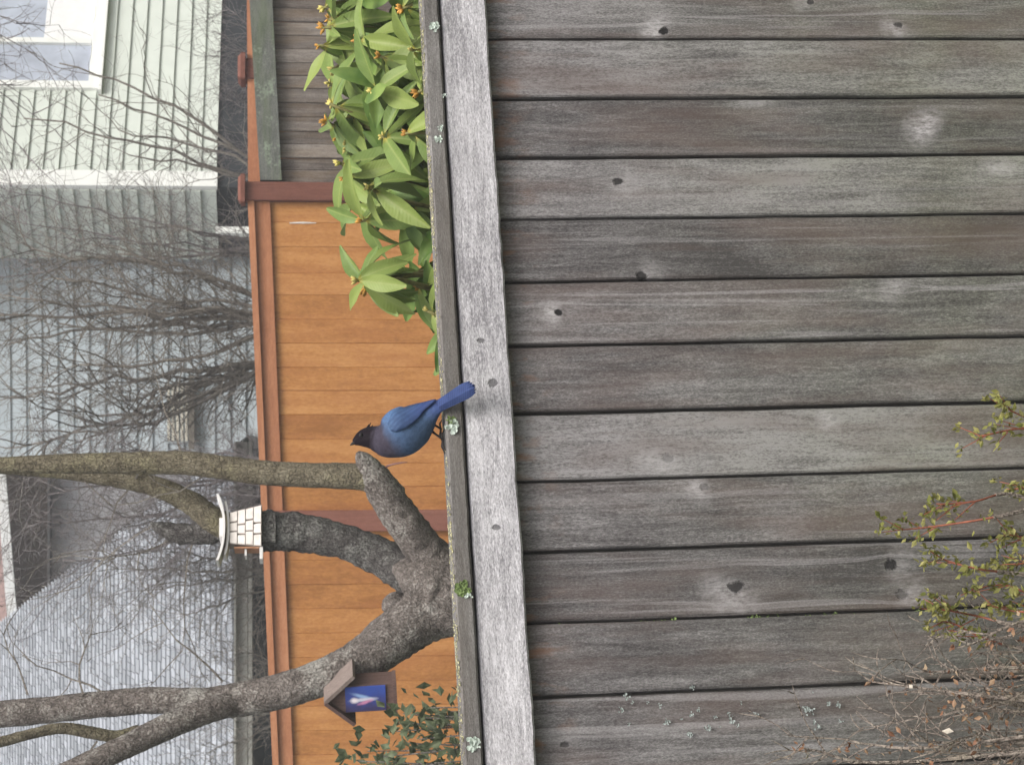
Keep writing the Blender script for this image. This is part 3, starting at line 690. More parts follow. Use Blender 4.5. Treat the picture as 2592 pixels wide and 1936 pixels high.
for s_ in (1, -1):
    ln = (760 if s_ > 0 else 720) * pm; th = 70 * pm
    dx, dz = s_ * math.cos(math.radians(47)), -math.sin(math.radians(47)); nx, nz_ = s_ * math.sin(math.radians(47)), math.cos(math.radians(47))
    p0 = Vector((-s_ * .003, 0, h2 + .006)); mb = MB(); vs = []
    for y_ in (-.022, dp + .015):
        for q in (p0, p0 + Vector((dx, 0, dz)) * ln, p0 + Vector((dx, 0, dz)) * ln + Vector((nx, 0, nz_)) * th, p0 + Vector((nx, 0, nz_)) * th): vs.append((q.x, y_, q.z))
    fs = [(0, 1, 2, 3), (7, 6, 5, 4), (0, 4, 5, 1), (1, 5, 6, 2), (2, 6, 7, 3), (3, 7, 4, 0)]
    mb.add(vs, fs if s_ > 0 else [q[::-1] for q in fs]); part('roof', mb, m_bw2 if s_ > 0 else m_bw, b2, world=False)
mb = MB(); mb.prism(-wd - .006, wd + .006, -.022, dp, -.013, .0, 2, .003); part('floor', mb, m_bw, b2, world=False)
k = NT('picture_panel'); P = k.co(False); x, y, z = k.sep(P); nA = k.noise(P, 30., 3.); 
bl = k.mix(k.math('MULTIPLY', k.math('ADD', k.math('MULTIPLY', x, 12.), nA), 1.1, clamp=True), (.05, .042, .12), (.045, .085, .36))
def blob(cx, cz, rx, rz, rot, s_=1.3):
    dx = k.math('SUBTRACT', x, cx); dz = k.math('SUBTRACT', z, cz)
    a = k.math('ADD', k.math('MULTIPLY', dx, math.cos(rot)), k.math('MULTIPLY', dz, math.sin(rot))); b = k.math('SUBTRACT', k.math('MULTIPLY', dz, math.cos(rot)), k.math('MULTIPLY', dx, math.sin(rot)))
    d = k.math('SQRT', k.math('ADD', k.math('POWER', k.math('ABSOLUTE', k.math('DIVIDE', a, rx)), 2.), k.math('POWER', k.math('ABSOLUTE', k.math('DIVIDE', b, rz)), 2.)))
    return k.math('MULTIPLY', k.math('SUBTRACT', k.math('ADD', 1.1, k.math('MULTIPLY', k.math('SUBTRACT', nA, .5), .8)), d, clamp=True), s_, clamp=True)
zz = lambda v: (1735 - v) * pm
bl = k.mix(blob(.012, zz(1150), .009, .05, -.35), bl, (.30, .45, .72))
bl = k.mix(blob(-.002, zz(1200), .009, .055, .05), bl, (.62, .62, .72))
bl = k.mix(blob(-.013, zz(1210), .008, .034, .3), bl, (.62, .25, .42))
bl = k.mix(blob(-.004, zz(1010), .014, .016, 0), bl, (.85, .78, .82))
m_pic = k.out(bl, .35)
mb = MB(); mb.prism(-wd * .93, wd * .93, -.006, -.0005, 140 * pm, 890 * pm, 2, .0015); part('picture_panel', mb, m_pic, b2, world=False)
# ------------------------------------------------------------------ local sheets for walls and fences
class Sheet:
    def __init__(s, p, yaw):
        s.x = Vector((math.cos(yaw), math.sin(yaw), 0)); s.y = Vector((-math.sin(yaw), math.cos(yaw), 0))
        s.m = Matrix.Translation(p) @ Matrix.Rotation(yaw, 4, 'Z'); s.i = s.m.inverted(); s.p = Vector(p)
    def l(s, px, py, off=0.): return s.i @ hit(px, py, s.p + s.y * off, s.y)
def slant(x0, x1, y0, y1, b0, t0_, b1, t1_):
    return MB().add([(x0, y0, b0), (x1, y0, b1), (x1, y0, t1_), (x0, y0, t0_), (x0, y1, b0), (x1, y1, b1), (x1, y1, t1_), (x0, y1, t0_)],
                    [(0, 1, 2, 3), (5, 4, 7, 6), (4, 0, 3, 7), (1, 5, 6, 2), (3, 2, 6, 7), (4, 5, 1, 0)])
def lin(sh, xa, ya, xb, yb, off=0.):
    a, b = sh.l(xa, ya, off), sh.l(xb, yb, off); m = (b.z - a.z) / (b.x - a.x)
    return lambda x_: a.z + (x_ - a.x) * m
# ---- new orange cedar fence
A0 = at(640, 487, 12.5)
sh = Sheet((A0.x, A0.y, gz(12.4)), math.radians(3))
of = thing('cedar_fence', 'new orange cedar fence with capped rail running behind the old tree', 'fence'); of.matrix_world = sh.m
zt = lin(sh, 627, 504, 690, 1936); zc = lin(sh, 643, 504, 706, 1936); zf = lin(sh, 683, 504, 742, 1936)
lines = [512, 564, 625, 692, 747, 808, 869, 930, 989, 1050, 1112, 1172, 1232, 1293, 1356, 1417, 1478, 1540, 1602, 1663, 1725, 1786, 1848, 1910, 1972, 2034, 2096, 2158, 2220]
ro = random.Random(9); xs = [sh.l(800, y_).x for y_ in lines]
for a, b in zip(xs, xs[1:]):
    mb = MB(); o_ = ro.uniform(-.002, .002)
    mb.prism(b - .0002, a + .0002, o_, o_ + .018, -.1, zt((a + b) / 2) - .02, 2, ro.choice((.0026, .0036, .0046)))
    part('board', mb, m_orange, of, world=False)
xa, xb = xs[-1], xs[0]
a_, b_ = sh.l(733, 565), sh.l(800, 565)
mb = MB(); mb.tube([(a_.x, -.004, a_.z), (a_.x + .002, -.005, (a_.z + b_.z) / 2), (b_.x, -.004, b_.z)], [.003, .0055, .002], 6)
part('paint_drip', mb, plain('white_paint_drip', (.7, .7, .68), .6, .1), of, world=False)
px0, px1 = sh.l(800, 1345).x, sh.l(800, 1291).x                 # the middle post
for u, v in ((px1, xb), (xa, px0)):
    mb = slant(u, v, -.022, -.001, zf(u), zc(u) - .001, zf(v), zc(v) - .001); part('face_rail', mb, m_orange_h, of, world=False)
mb = slant(xa, xb, -.045, .06, zc(xa), zt(xa), zc(xb), zt(xb)); part('cap_rail', mb, m_orange_h, of, world=False)
mb = MB(); mb.prism(px0, px1, -.05, .03, -.1, zc(px0) - .002, 2, .004); part('post', mb, m_post, of, world=False)
mb = slant(xa, xb, .019, .055, .3, .39, .3, .39); part('back_rail', mb, m_orange_h, of, world=False)
qa, qb = sh.l(700, 511).x, sh.l(700, 464).x
zp = sh.l(620, 487, -.06).z
mb = MB(); mb.prism(qa, qb, -.06, .05, -.1, zp, 2, .005); cp = part('post', mb, m_post, of, world=False)
def post_cap(x0, x1, z0, z1, y0, y1):
    mb = MB(); mb.prism(x0, x1, y0, y1, z0, z0 + (z1 - z0) * .6, 2, .008)
    e = .022; mb.add([(x0 + .008, y0 + .008, z0 + (z1 - z0) * .6), (x1 - .008, y0 + .008, z0 + (z1 - z0) * .6), (x1 - .008, y1 - .008, z0 + (z1 - z0) * .6), (x0 + .008, y1 - .008, z0 + (z1 - z0) * .6),
             (x0 + e, y0 + e, z1), (x1 - e, y0 + e, z1), (x1 - e, y1 - e, z1), (x0 + e, y1 - e, z1)], [(0, 1, 5, 4), (1, 2, 6, 5), (2, 3, 7, 6), (3, 0, 4, 7), (4, 5, 6, 7)]); return mb
ua, ub = sh.l(612, 514, -.075).x, sh.l(612, 440, -.075).x
cap = obj('post_cap', post_cap(ua, ub, zp, sh.l(602, 480, -.075).z, -.09, .08).mesh('post_cap'), m_post, cp)
# ---- old grey fence right of the post
sg = Sheet((sh.m @ Vector((qb, 0, 0))), math.radians(11))
gf = thing('old_board_fence', 'old grey-brown board fence with mossy top rail beside the brown post', 'fence'); gf.matrix_world = sg.m
gt = lin(sg, 657, 440, 631, 0); gb = lin(sg, 712, 440, 689, 0)
gl = [463, 430, 400, 365, 332, 296, 260, 224, 192, 160, 124, 90, 56, 22, -14, -50, -90, -130, -170, -210]
gx = [sg.l(800, y_).x for y_ in gl]
for a, b in zip(gx, gx[1:]):
    mb = MB(); o_ = ro.uniform(0, .014); mb.prism(a + .001, b - .0015, o_, o_ + .018, -.1, gb(a) + .02, 2, .004); part('board', mb, m_greyboard, gf, world=False)
u, v = gx[0] - .0, gx[-1]
mb = slant(u, v, -.05, -.004, gb(u), gt(u), gb(v), gt(v)); part('top_rail', mb, m_mossrail, gf, world=False)
mb = slant(u, v, -.004, .05, gb(u) + .022, gt(u) - .004, gb(v) + .022, gt(v) - .004); part('back_rail', mb, m_greyboard, gf, world=False)
# ---- the orange fence goes on behind the grey one
s3 = Sheet((sg.m @ Vector((0, .16, 0))), math.radians(11))
f3 = thing('cedar_fence', 'far length of orange cedar fence, its rail just showing above the mossy rail', 'fence'); f3.matrix_world = s3.m
t3 = lin(s3, 628, 440, 625, 0); u, v = .02, gx[-1]
mb = slant(u, v, -.02, .06, t3(u) - .12, t3(u), t3(v) - .12, t3(v)); part('cap_rail', mb, m_orange_h, f3, world=False)
l3 = [u + .14 * i for i in range(int((v - u) / .14) + 1)]
for a in l3:
    mb = MB(); mb.prism(a + .002, a + .138, .0, .018, -.1, t3(a) - .121, 2, .003); part('board', mb, m_orange, f3, world=False)
pa, pb = s3.l(640, 203).x, s3.l(640, 152).x; zp = s3.l(621, 175).z
mb = MB(); mb.prism(pa, pb, -.03, .085, -.1, zp, 2, .004); cp = part('post', mb, m_post, f3, world=False)
obj('post_cap', post_cap(s3.l(620, 208).x, s3.l(620, 140).x, zp, s3.l(602, 175).z, -.055, .11).mesh('post_cap'), m_post, cp)
# ------------------------------------------------------------------ HOUSES uphill
m_sage = plain('pale_sage_paint', (.57, .61, .555), .6, .05, 6.)
m_wtrim = plain('white_trim_paint', (.80, .81, .78), .55, .05, 6.)
m_blue = plain('blue_grey_paint', (.41, .46, .485), .65, .10, 5.)
m_found = plain('dark_foundation', (.028, .032, .036), .9, .3, 3.)
m_soffit = plain('dark_soffit', (.05, .05, .05), .9, .2)
k = NT('window_glass'); nA = k.noise(k.co(False), 3., 4.); m_glass = k.out(k.ramp(nA, [(.35, (.36, .39, .46)), (.65, (.52, .57, .66))]), .12)
k.b.inputs['Specular IOR Level'].default_value = .6
m_blind = plain('white_blind', (.8, .8, .8), .8, .04)
def plankwall(root, mat, x0, x1, z0, n, pitch, d=.45, skip=()):
    for i in range(n):
        z = z0 + i * pitch
        for (u, v) in ([(x0, x1)] if not skip else skip(z, z + pitch)):
            mb = MB().add([(u, -.022, z), (v, -.022, z), (v, -.004, z + pitch + .006), (u, -.004, z + pitch + .006), (u, .01, z), (v, .01, z), (v, .01, z + pitch + .006), (u, .01, z + pitch + .006)],
                          [(0, 1, 2, 3), (5, 4, 7, 6), (4, 0, 3, 7), (1, 5, 6, 2), (3, 2, 6, 7), (4, 5, 1, 0)])
            part('siding_plank', mb, mat, root, world=False)
# ---- pale sage house, its wall running off to the right
c0 = at(546, 478, 18.0)
hs_ = Sheet((c0.x, c0.y, gz(17.5)), math.radians(38))
sage = thing('sage_house', 'pale sage clapboard house with white corner board and white window', 'house'); sage.matrix_world = hs_.m
zb = hs_.l(548, 440).z; pit = 39.3 * 18 / FPX
xw0 = hs_.l(150, 233).x; xw1 = xw0 + 1.35; zw0 = hs_.l(250, 225).z; zw1 = zw0 + 1.5
xt = hs_.l(300, 437).x
def skip(z, z2):
    return [(xt, xw0), (xw1, 5.)] if z2 > zw0 + .02 and z < zw1 - .02 else [(xt, 5.)]
plankwall(sage, m_sage, xt, 5., zb, 20, pit, skip=skip)
ztopw = zb + 20 * pit
mb = MB(); mb.prism(0, xt, -.03, .02, zb - .01, ztopw, 2, .004); part('corner_board', mb, m_wtrim, sage, world=False)
mb = MB(); mb.box(.02, 5, .0, .85, -.3, zb); part('foundation', mb, m_found, sage, world=False)
mb = MB(); mb.box(.012, 5, .012, .85, zb + .001, ztopw); part('wall', mb, m_sage, sage, world=False)
for i in range(20):                              # the short end wall, in shade
    z = zb + i * pit; u, v = .022, .87; q = pit + .006
    mb = MB().add([(-.014, u, z), (-.014, v, z), (.004, v, z + q), (.004, u, z + q), (.015, u, z), (.015, v, z), (.015, v, z + q), (.015, u, z + q)], [(3, 2, 1, 0), (6, 7, 4, 5), (7, 3, 0, 4), (2, 6, 5, 1), (7, 6, 2, 3), (0, 1, 5, 4)])
    part('siding_plank', mb, m_sage, sage, world=False)
mb = MB(); mb.add([(-.4, -.4, ztopw), (5.3, -.4, ztopw), (5.3, .8, ztopw + .6), (-.4, .8, ztopw + .6), (5.3, 1.4, ztopw), (-.4, 1.4, ztopw)], [(0, 1, 2, 3), (3, 2, 4, 5), (0, 5, 4, 1), (0, 3, 5), (1, 4, 2)]); part('roof', mb, m_soffit, sage, world=False)
win = obj('window', MB().box(xw0 + .07, xw1 - .07, .0, .008, zw0 + .07, zw1 - .07).mesh('window'), m_wtrim, sage)
def wpart(name, mb, mat): obj(name, mb.mesh(name), mat, win)
fr = .085
for a, b, c, d in ((xw0, xw1, zw0, zw0 + fr), (xw0, xw1, zw1 - fr, zw1), (xw0, xw0 + fr, zw0 + fr, zw1 - fr), (xw1 - fr, xw1, zw0 + fr, zw1 - fr)):
    mb = MB(); mb.box(a, b, -.05, .0, c, d); wpart('frame', mb, m_wtrim)
xm = hs_.l(150, 112).x
mb = MB(); mb.box(xm - .03, xm + .03, -.045, -.001, zw0 + fr, zw1 - fr); wpart('mullion', mb, m_wtrim)
mb = MB(); mb.box(xw0 + fr, xm - .03, -.012, -.008, zw0 + fr, zw1 - fr); wpart('pane', mb, m_glass)
mb = MB(); mb.box(xm + .03, xw1 - fr, -.012, -.008, zw0 + fr, zw1 - fr); wpart('pane', mb, m_glass)
mb = MB(); mb.box(xm + .035, xw1 - fr, -.02, -.013, zw0 + fr, hs_.l(116, 60).z); wpart('blind', mb, m_blind)
mb = MB(); mb.box(xw0 - .04, xw1 + .04, -.075, -.0, zw0 - .03, zw0 - .001); wpart('sill', mb, m_wtrim)
# ---- blue-grey house beside it
g0 = at(545, 1200, 18.95)
hb = Sheet((g0.x, g0.y, gz(18)), math.radians(-3))
blue = thing('blue_grey_house', 'blue-grey clapboard house behind the bare shrubs', 'house'); blue.matrix_world = hb.m
zb2 = hb.l(543, 520).z; xl2 = hb.l(300, 1185).x; xr2 = hb.l(300, 300).x; xs_ = hb.l(600, 640).x; pit2 = 38.6 * 19 / FPX
plankwall(blue, m_blue, xl2, xr2, zb2, 20, pit2)
plankwall(blue, m_blue, xl2, xs_, zb2 - 5 * pit2, 5, pit2)
mb = MB(); mb.prism(xs_ - .03, xs_ + .03, -.04, -.02, zb2, zb2 + 20 * pit2, 2, .003); part('trim_board', mb, m_blue, blue, world=False)
mb = MB(); mb.box(xs_ + .02, xr2, -.001, 3, -.4, zb2 - .002); part('foundation', mb, m_found, blue, world=False)
mb = MB(); mb.box(xl2, xs_ - .0, .0, 3, -.4, zb2 - 5 * pit2); part('foundation', mb, m_found, blue, world=False)
mb = MB(); mb.box(xl2 + .01, xr2 - .01, .012, 3.2, zb2 - 5 * pit2 + .01, zb2 + 20 * pit2); part('wall', mb, m_blue, blue, world=False)
zt2 = zb2 + 20 * pit2
mb = MB(); mb.add([(xl2 - .4, -.4, zt2), (xr2 + .3, -.4, zt2), (xr2 + .3, 1.6, zt2 + 1), (xl2 - .4, 1.6, zt2 + 1), (xr2 + .3, 3.6, zt2), (xl2 - .4, 3.6, zt2)], [(0, 1, 2, 3), (3, 2, 4, 5), (0, 5, 4, 1), (0, 3, 5), (1, 4, 2)]); part('roof', mb, m_soffit, blue, world=False)
wp0, wp1 = hs_.i @ at(660, 596, 18.05), hs_.i @ at(546, 566, 18.05)
mb = MB(); mb.prism(min(wp0.x, wp1.x), max(wp0.x, wp1.x), wp0.y - .03, wp0.y + .03, wp0.z - 1.2, wp1.z, 2, .006); part('white_post', mb, m_wtrim, sage, world=False)
m_cream = plain('cream_louvre', (.55, .52, .44), .7, .12)
va, vb = hb.l(450, 1120).x, hb.l(450, 965).x; vz0, vz1 = hb.l(478, 1040).z, hb.l(422, 1040).z
lou = obj('louvre', MB().box(va, vb, -.05, -.024, vz0, vz1).mesh('louvre'), m_blue, blue)
for i in range(5):
    z = vz0 + (vz1 - vz0) * i / 5; mb = MB(); mb.box(va + .02, vb - .02, -.066, -.051, z + .008, z + (vz1 - vz0) / 5 - .008); obj('slat', mb.mesh('slat'), m_cream, lou)
mb = MB(); mb.box(va - .05, vb + .05, -.09, -.051, vz0 - .05, vz0 - .001); obj('sill', mb.mesh('sill'), plain('grey_brown_sill', (.16, .145, .12), .8), lou)
# ---- outbuilding with a shingled hip roof, lower left of the neighbours
k = NT('roof_shingles'); P = k.co(False); r_ = k.n('ShaderNodeAttribute', attribute_name='tone')
nA = k.noise(k.map(P, (3., 30., 30.)), 1., 4.); nb_ = k.noise(P, 1.1, 3.)
f = k.math('ADD', k.math('MULTIPLY', r_.outputs['Fac'], .6), k.math('MULTIPLY', k.math('ADD', nA, nb_), .2))
m_shin = k.out(k.ramp(f, [(.1, (.22, .235, .255)), (.5, (.33, .35, .38)), (.9, (.45, .475, .515))]), .75, nA, .4, .01)
RP = math.radians(19)
e0 = at(592, 1500, 15.6); nrm = Vector((0, -math.sin(RP), math.cos(RP))); slope = Vector((0, math.cos(RP), math.sin(RP)))
ob = thing('outbuilding', 'low outbuilding with grey shingled hip roof left of the blue-grey house', 'building', loc=(e0.x, e0.y, gz(15.6)))
hipA = at(592, 1135, 15.6).x; hp = hit(10, 1570, e0, nrm); hd = (hp - e0).dot(slope); hipB = hp.x
xleft = at(592, 2600, 15.6).x
mb = MB(); tones = []; rs = random.Random(12); n = 0; course = .135; d = 0.
while d < 8.6:
    xr_ = hipA + (hipB - hipA) * d / hd; x_ = xleft + rs.uniform(-.2, 0)
    while x_ < xr_:
        wv = rs.uniform(.04, .14); xe = min(x_ + wv - .006, xr_)
        dj = rs.uniform(-.018, .018); lift = .010 + rs.uniform(0, .008)
        a = Vector((x_, e0.y, e0.z)) + slope * (d + dj); b = Vector((xe, e0.y, e0.z)) + slope * (d + dj)
        up1 = nrm * lift; a2 = a + slope * (course + .03 - dj); b2_ = b + slope * (course + .03 - dj)
        mb.add([a - nrm * .004, b - nrm * .004, b + up1, a + up1, b2_, a2], [(0, 1, 2, 3), (3, 2, 4, 5)]); tones.append(rs.random())
        x_ += wv
    d += course
me = mb.mesh('shingles', False, ob.location)
ta = me.attributes.new('tone', 'FLOAT', 'FACE')
for i, t in enumerate(tones): ta.data[i * 2].value = t * .55; ta.data[i * 2 + 1].value = t
o = obj('shingles', me, m_shin, ob); o['kind'] = 'stuff'
# deck under the shingles: front and hip end
mb = MB(); tl = Vector((xleft - .3, e0.y, e0.z)) - nrm * .03; T = 8.8
p1 = Vector((hipA + .02, e0.y, e0.z)) - nrm * .03; p2 = Vector((hipA + (hipB - hipA) * T / hd + .02, e0.y, e0.z)) - nrm * .03 + slope * T
mb.add([tl, p1, p2, tl + slope * T, p1 + Vector((0, 2 * T * math.cos(RP), 0)), tl + Vector((0, 2 * T * math.cos(RP), 0))], [(0, 1, 2, 3), (1, 4, 2), (3, 2, 4, 5)]); part('roof_deck', mb, m_soffit, ob)
m_gut = plain('grey_eave_board', (.27, .27, .245), .8, .2, 10.)
for j, (y_, z_, hh) in enumerate(((-.02, -.10, .085), (-.06, -.022, .018), (-.05, -.135, .03))):
    mb = MB(); mb.prism(y_ + e0.y - .03, y_ + e0.y + .03, e0.z + z_, e0.z + z_ + hh, xleft - .3, hipA + .05, 0, .004); part('eave_board', mb, m_gut, ob)
mb = MB(); mb.box(xleft, hipA - .1, e0.y + .35, e0.y + 7, gz(15.6) - .5, e0.z - .03); part('wall', mb, plain('slate_blue_wall', (.06, .075, .09), .8, .3, 2.), ob)
# ---- brown-roofed house behind it: white fascia seen high up
m_brown = plain('brown_roof', (.24, .165, .15), .9, .25, 12.)
h0 = at(28, 1350, 27.); h1_ = at(5, 1060, 27.); h2_ = at(60, 1760, 27.)
br = thing('brown_roofed_house', 'brown-roofed house with lichen-spotted white fascia behind the outbuilding', 'house', loc=(h0.x, 27, gz(27)))
dx = h2_ - h1_; ex2 = h2_ + dx * 1.2
m_fas = wood('lichened_fascia', (.36, .37, .36), (.66, .67, .66), (.8, .8, .8), 0, 8., 2.)
th = Vector((0, 0, .12))
mb = MB(); B_ = Vector((0, .05, 0)); vs = [h1_, ex2, ex2 + th, h1_ + th]; vs = [v - Vector((0, .05, 0)) for v in vs] + [v for v in vs]
mb.add(vs, [(1, 0, 3, 2), (4, 5, 6, 7), (0, 1, 5, 4), (2, 3, 7, 6), (0, 4, 7, 3), (1, 2, 6, 5)]); part('fascia', mb, m_fas, br)
mb = MB(); R_ = Vector((0, 4, 2.2)); mb.add([h1_ + th * 1.05, ex2 + th * 1.05, ex2 + th + R_, h1_ + th + R_, h1_ + th * 2 + Vector((0, 8, 0)), ex2 + th * 2 + Vector((0, 8, 0))], [(1, 0, 3, 2), (2, 3, 4, 5)]); part('roof', mb, m_brown, br)
mb = MB(); mb.box(min(h1_.x, ex2.x) + .3, h1_.x - .3, 27.25, 34, gz(27) - .5, ex2.z); part('wall', mb, plain('grey_brown_wall', (.30, .30, .31), .85, .3, 2.), br)
mb = MB(); mb.box(min(h1_.x, ex2.x) + .1, h1_.x - .1, 27.0 + .001, 34.2, ex2.z + .0, ex2.z + .03); part('soffit', mb, m_soffit, br)
# ------------------------------------------------------------------ BARE SHRUBS between the cedar fence and the houses
def bare(name, label, base, tips, mat, seed, lev=3, gn=.6, r0=.014, sub=.55, group=None, nt_=5, wob=.3):
    """tips: pixel targets (x, y, depth); each stem climbs from the ground to its tip and throws off twigs"""
    rr = random.Random(seed); root = thing(name, label, 'shrub', loc=(base.x, base.y, gz(base.y)), group=group)
    st = MB(); tw = MB()
    for (px, py, yy) in tips:
        e = at(px, py, yy); s_ = Vector((base.x + rr.uniform(-.08, .08), base.y + rr.uniform(-.08, .08), gz(base.y) - .05))
        m1 = s_.lerp(e, .35) + Vector(((s_.x - e.x) * .18 + rr.uniform(-.05, .05), rr.uniform(-.08, .08), .1)); m2 = s_.lerp(e, .7) + Vector((rr.uniform(-.06, .06), rr.uniform(-.06, .06), .05))
        sp = spline([s_, m1, m2, e], 6); n = len(sp)
        sp = [q + Vector((noise.noise(q * 5 + Vector((seed, px, 0))), noise.noise(q * 5 + Vector((px, 3, seed))), 0)) * .05 + Vector((noise.noise(q * 17 + Vector((0, px, seed))), 0, 0)) * .02 for q in sp]
        st.tube(sp, [r0 * (1 - .75 * i / n) for i in range(n)], 7, .12, seed)
        ln = (e - s_).length
        for i in range(4, n):
            for _ in range(nt_ if i > 6 else 2):
                if rr.random() < .75:
                    t = (sp[min(i + 1, n - 1)] - sp[i - 1]).normalized()
                    d = (t * .7 + Vector((rr.uniform(-1, 1), rr.uniform(-1, 1), rr.uniform(-.4, .7)))).normalized()
                    twig(tw, sp[i].copy(), d, ln * sub * rr.uniform(.18, .5), r0 * .26, lev, rr, gn, 6, 0, wob + .35)
    part('stems', st, mat, root, True); o = part('twigs', tw, mat, root); o['kind'] = 'stuff'
    return root
bare('bare_shrub', 'bare fawn-stemmed shrub in the middle of the blue-grey wall', at(700, 812, 14.6), [(60, 760, 14.4), (20, 860, 14.7), (140, 700, 14.5), (200, 930, 14.4), (90, 640, 14.7), (300, 640, 14.5), (-40, 800, 14.6), (250, 800, 14.3), (150, 820, 14.6), (330, 760, 14.5)], m_twig_pale, 1, nt_=2, r0=.022)
bare('bare_shrub', 'bare dark shrub with long arching stems beside the lichened limb', at(720, 890, 15.2), [(80, 1130, 15.2), (180, 1100, 15.0), (330, 1010, 15.1), (420, 960, 15.3), (60, 1000, 15.2), (250, 1060, 15.1)], m_twig, 2, nt_=2, r0=.026)
bare('bare_shrub', 'thin bare sapling leaning across the white corner board', at(720, 540, 14.2), [(150, 160, 14.3), (60, 300, 14.1), (250, 240, 14.2), (300, 330, 14.0), (330, 400, 14.2)], m_twig, 3, lev=2, gn=.45, r0=.017, nt_=1)
bare('bare_shrub', 'plum-grey twiggy shrub against the blue-grey wall near its trim', at(720, 640, 15.6), [(20, 560, 15.5), (60, 640, 15.7), (-40, 700, 15.4), (160, 600, 15.6), (330, 560, 15.5), (10, 480, 15.6)], m_twig_plum, 4, nt_=2, r0=.012)
bare('bare_shrub', 'dense bare shrub behind the stone birdhouse', at(720, 1230, 14.6), [(120, 1240, 14.6), (60, 1330, 14.8), (220, 1180, 14.5), (300, 1320, 14.4), (160, 1420, 14.6), (350, 1140, 14.7), (420, 1250, 14.3)], m_twig_plum, 5, nt_=3, r0=.016)
bare('bare_shrub', 'low brown twiggy shrub under the shingled eave', at(740, 1430, 14.8), [(420, 1380, 14.8), (380, 1480, 14.9), (470, 1560, 14.7), (500, 1340, 14.8), (300, 1440, 14.7)], m_twig, 6, nt_=4)
bare('bare_shrub', 'dark twiggy shrub at the foot of the sage wall', at(760, 330, 15.4), [(575, 120, 15.4), (590, 260, 15.4), (560, 380, 15.4), (580, 30, 15.4), (600, 200, 15.3)], m_twig_plum, 7, lev=2, nt_=4, r0=.008)
bare('bare_shrub', 'bare shrub in front of the slate blue wall beneath the eave', at(760, 1760, 14.6), [(560, 1700, 14.6), (600, 1800, 14.6), (520, 1900, 14.7), (590, 1640, 14.5)], m_twig, 8, lev=2, nt_=4, r0=.008)
# overhanging tree top right of the sage window
rr = random.Random(31)
root = thing('street_tree', 'bare tree whose fine branches hang across the white window', 'tree', loc=(at(0, -300, 14.5).x, 14.5, gz(14.5)))
tk = MB(); b0 = root.location.copy(); t_ = at(-250, -200, 14.5)
tk.tube(spline([b0, b0.lerp(t_, .5) + Vector((.08, 0, 0)), t_, t_ + Vector((-.2, 0, .9))], 6), [.11 - .004 * i for i in range(19)], 10, .1); part('trunk', tk, m_bark, root, True)
tw = MB()
for px, py in ((40, 60), (10, 160), (70, 250), (30, 320), (-20, 240), (110, 150), (0, 400), (60, 380), (140, 330), (-40, 480), (20, 520)):
    e = at(px, py, 14.5 + rr.uniform(-.3, .3)); s_ = t_ + Vector((-.1, 0, rr.uniform(0, .6)))
    sp = spline([s_, s_.lerp(e, .5) + Vector((0, 0, .18)), e], 6)
    tw.tube(sp, [.013 - .0009 * i for i in range(len(sp))], 6)
    for i in range(3, len(sp)):
        for _ in range(1):
            twig(tw, sp[i].copy(), ((sp[i] - sp[i - 1]).normalized() + Vector((rr.uniform(-1, 1), rr.uniform(-1, 1), rr.uniform(-.9, .4)))).normalized(), rr.uniform(.15, .4), .0045, 3, rr, .55)
o = part('branches', tw, m_twig_plum, root); o['kind'] = 'stuff'

# ------------------------------------------------------------------ small leafy plants
def small_leaves(mb, p, rr, n, size, spread, up=.3):
    for _ in range(n):
        c = p + Vector((rr.gauss(0, 1), rr.gauss(0, 1), rr.gauss(0, 1))) * spread
        d = Vector((rr.uniform(-1, 1), rr.uniform(-1, 1), rr.uniform(-.5, 1) + up)).normalized(); sd_ = d.cross(Vector((rr.uniform(-1, 1), rr.uniform(-1, 1), rr.uniform(-1, 1)))).normalized(); nn = d.cross(sd_)
        s_ = size * rr.uniform(.6, 1.2); w_ = s_ * .27
        mb.add([c, c + d * s_ * .45 + sd_ * w_ + nn * s_ * .06, c + d * s_, c + d * s_ * .45 - sd_ * w_ + nn * s_ * .06, c + d * s_ * .5 - nn * .02 * s_], [(0, 1, 4), (1, 2, 4), (2, 3, 4), (3, 0, 4)])
def leafmat(name, a, b, c):
    k = NT(name); P = k.co(False); f = k.noise(P, 34., 2.); cc = k.ramp(f, [(.35, a), (.5, b), (.65, c)])
    m_ = k.out(cc, .55); tr = k.n('ShaderNodeBsdfTranslucent'); k.l(cc, tr.inputs[0]); ms = k.n('ShaderNodeMixShader'); ms.inputs[0].default_value = .2
    k.l(k.b.outputs[0], ms.inputs[1]); k.l(tr.outputs[0], ms.inputs[2]); k.l(ms.outputs[0], k.t.nodes['Material Output'].inputs[0]); return m_
m_olive = leafmat('dull_olive_leaves', (.06, .078, .04), (.10, .125, .065), (.17, .195, .11))
rr = random.Random(17)
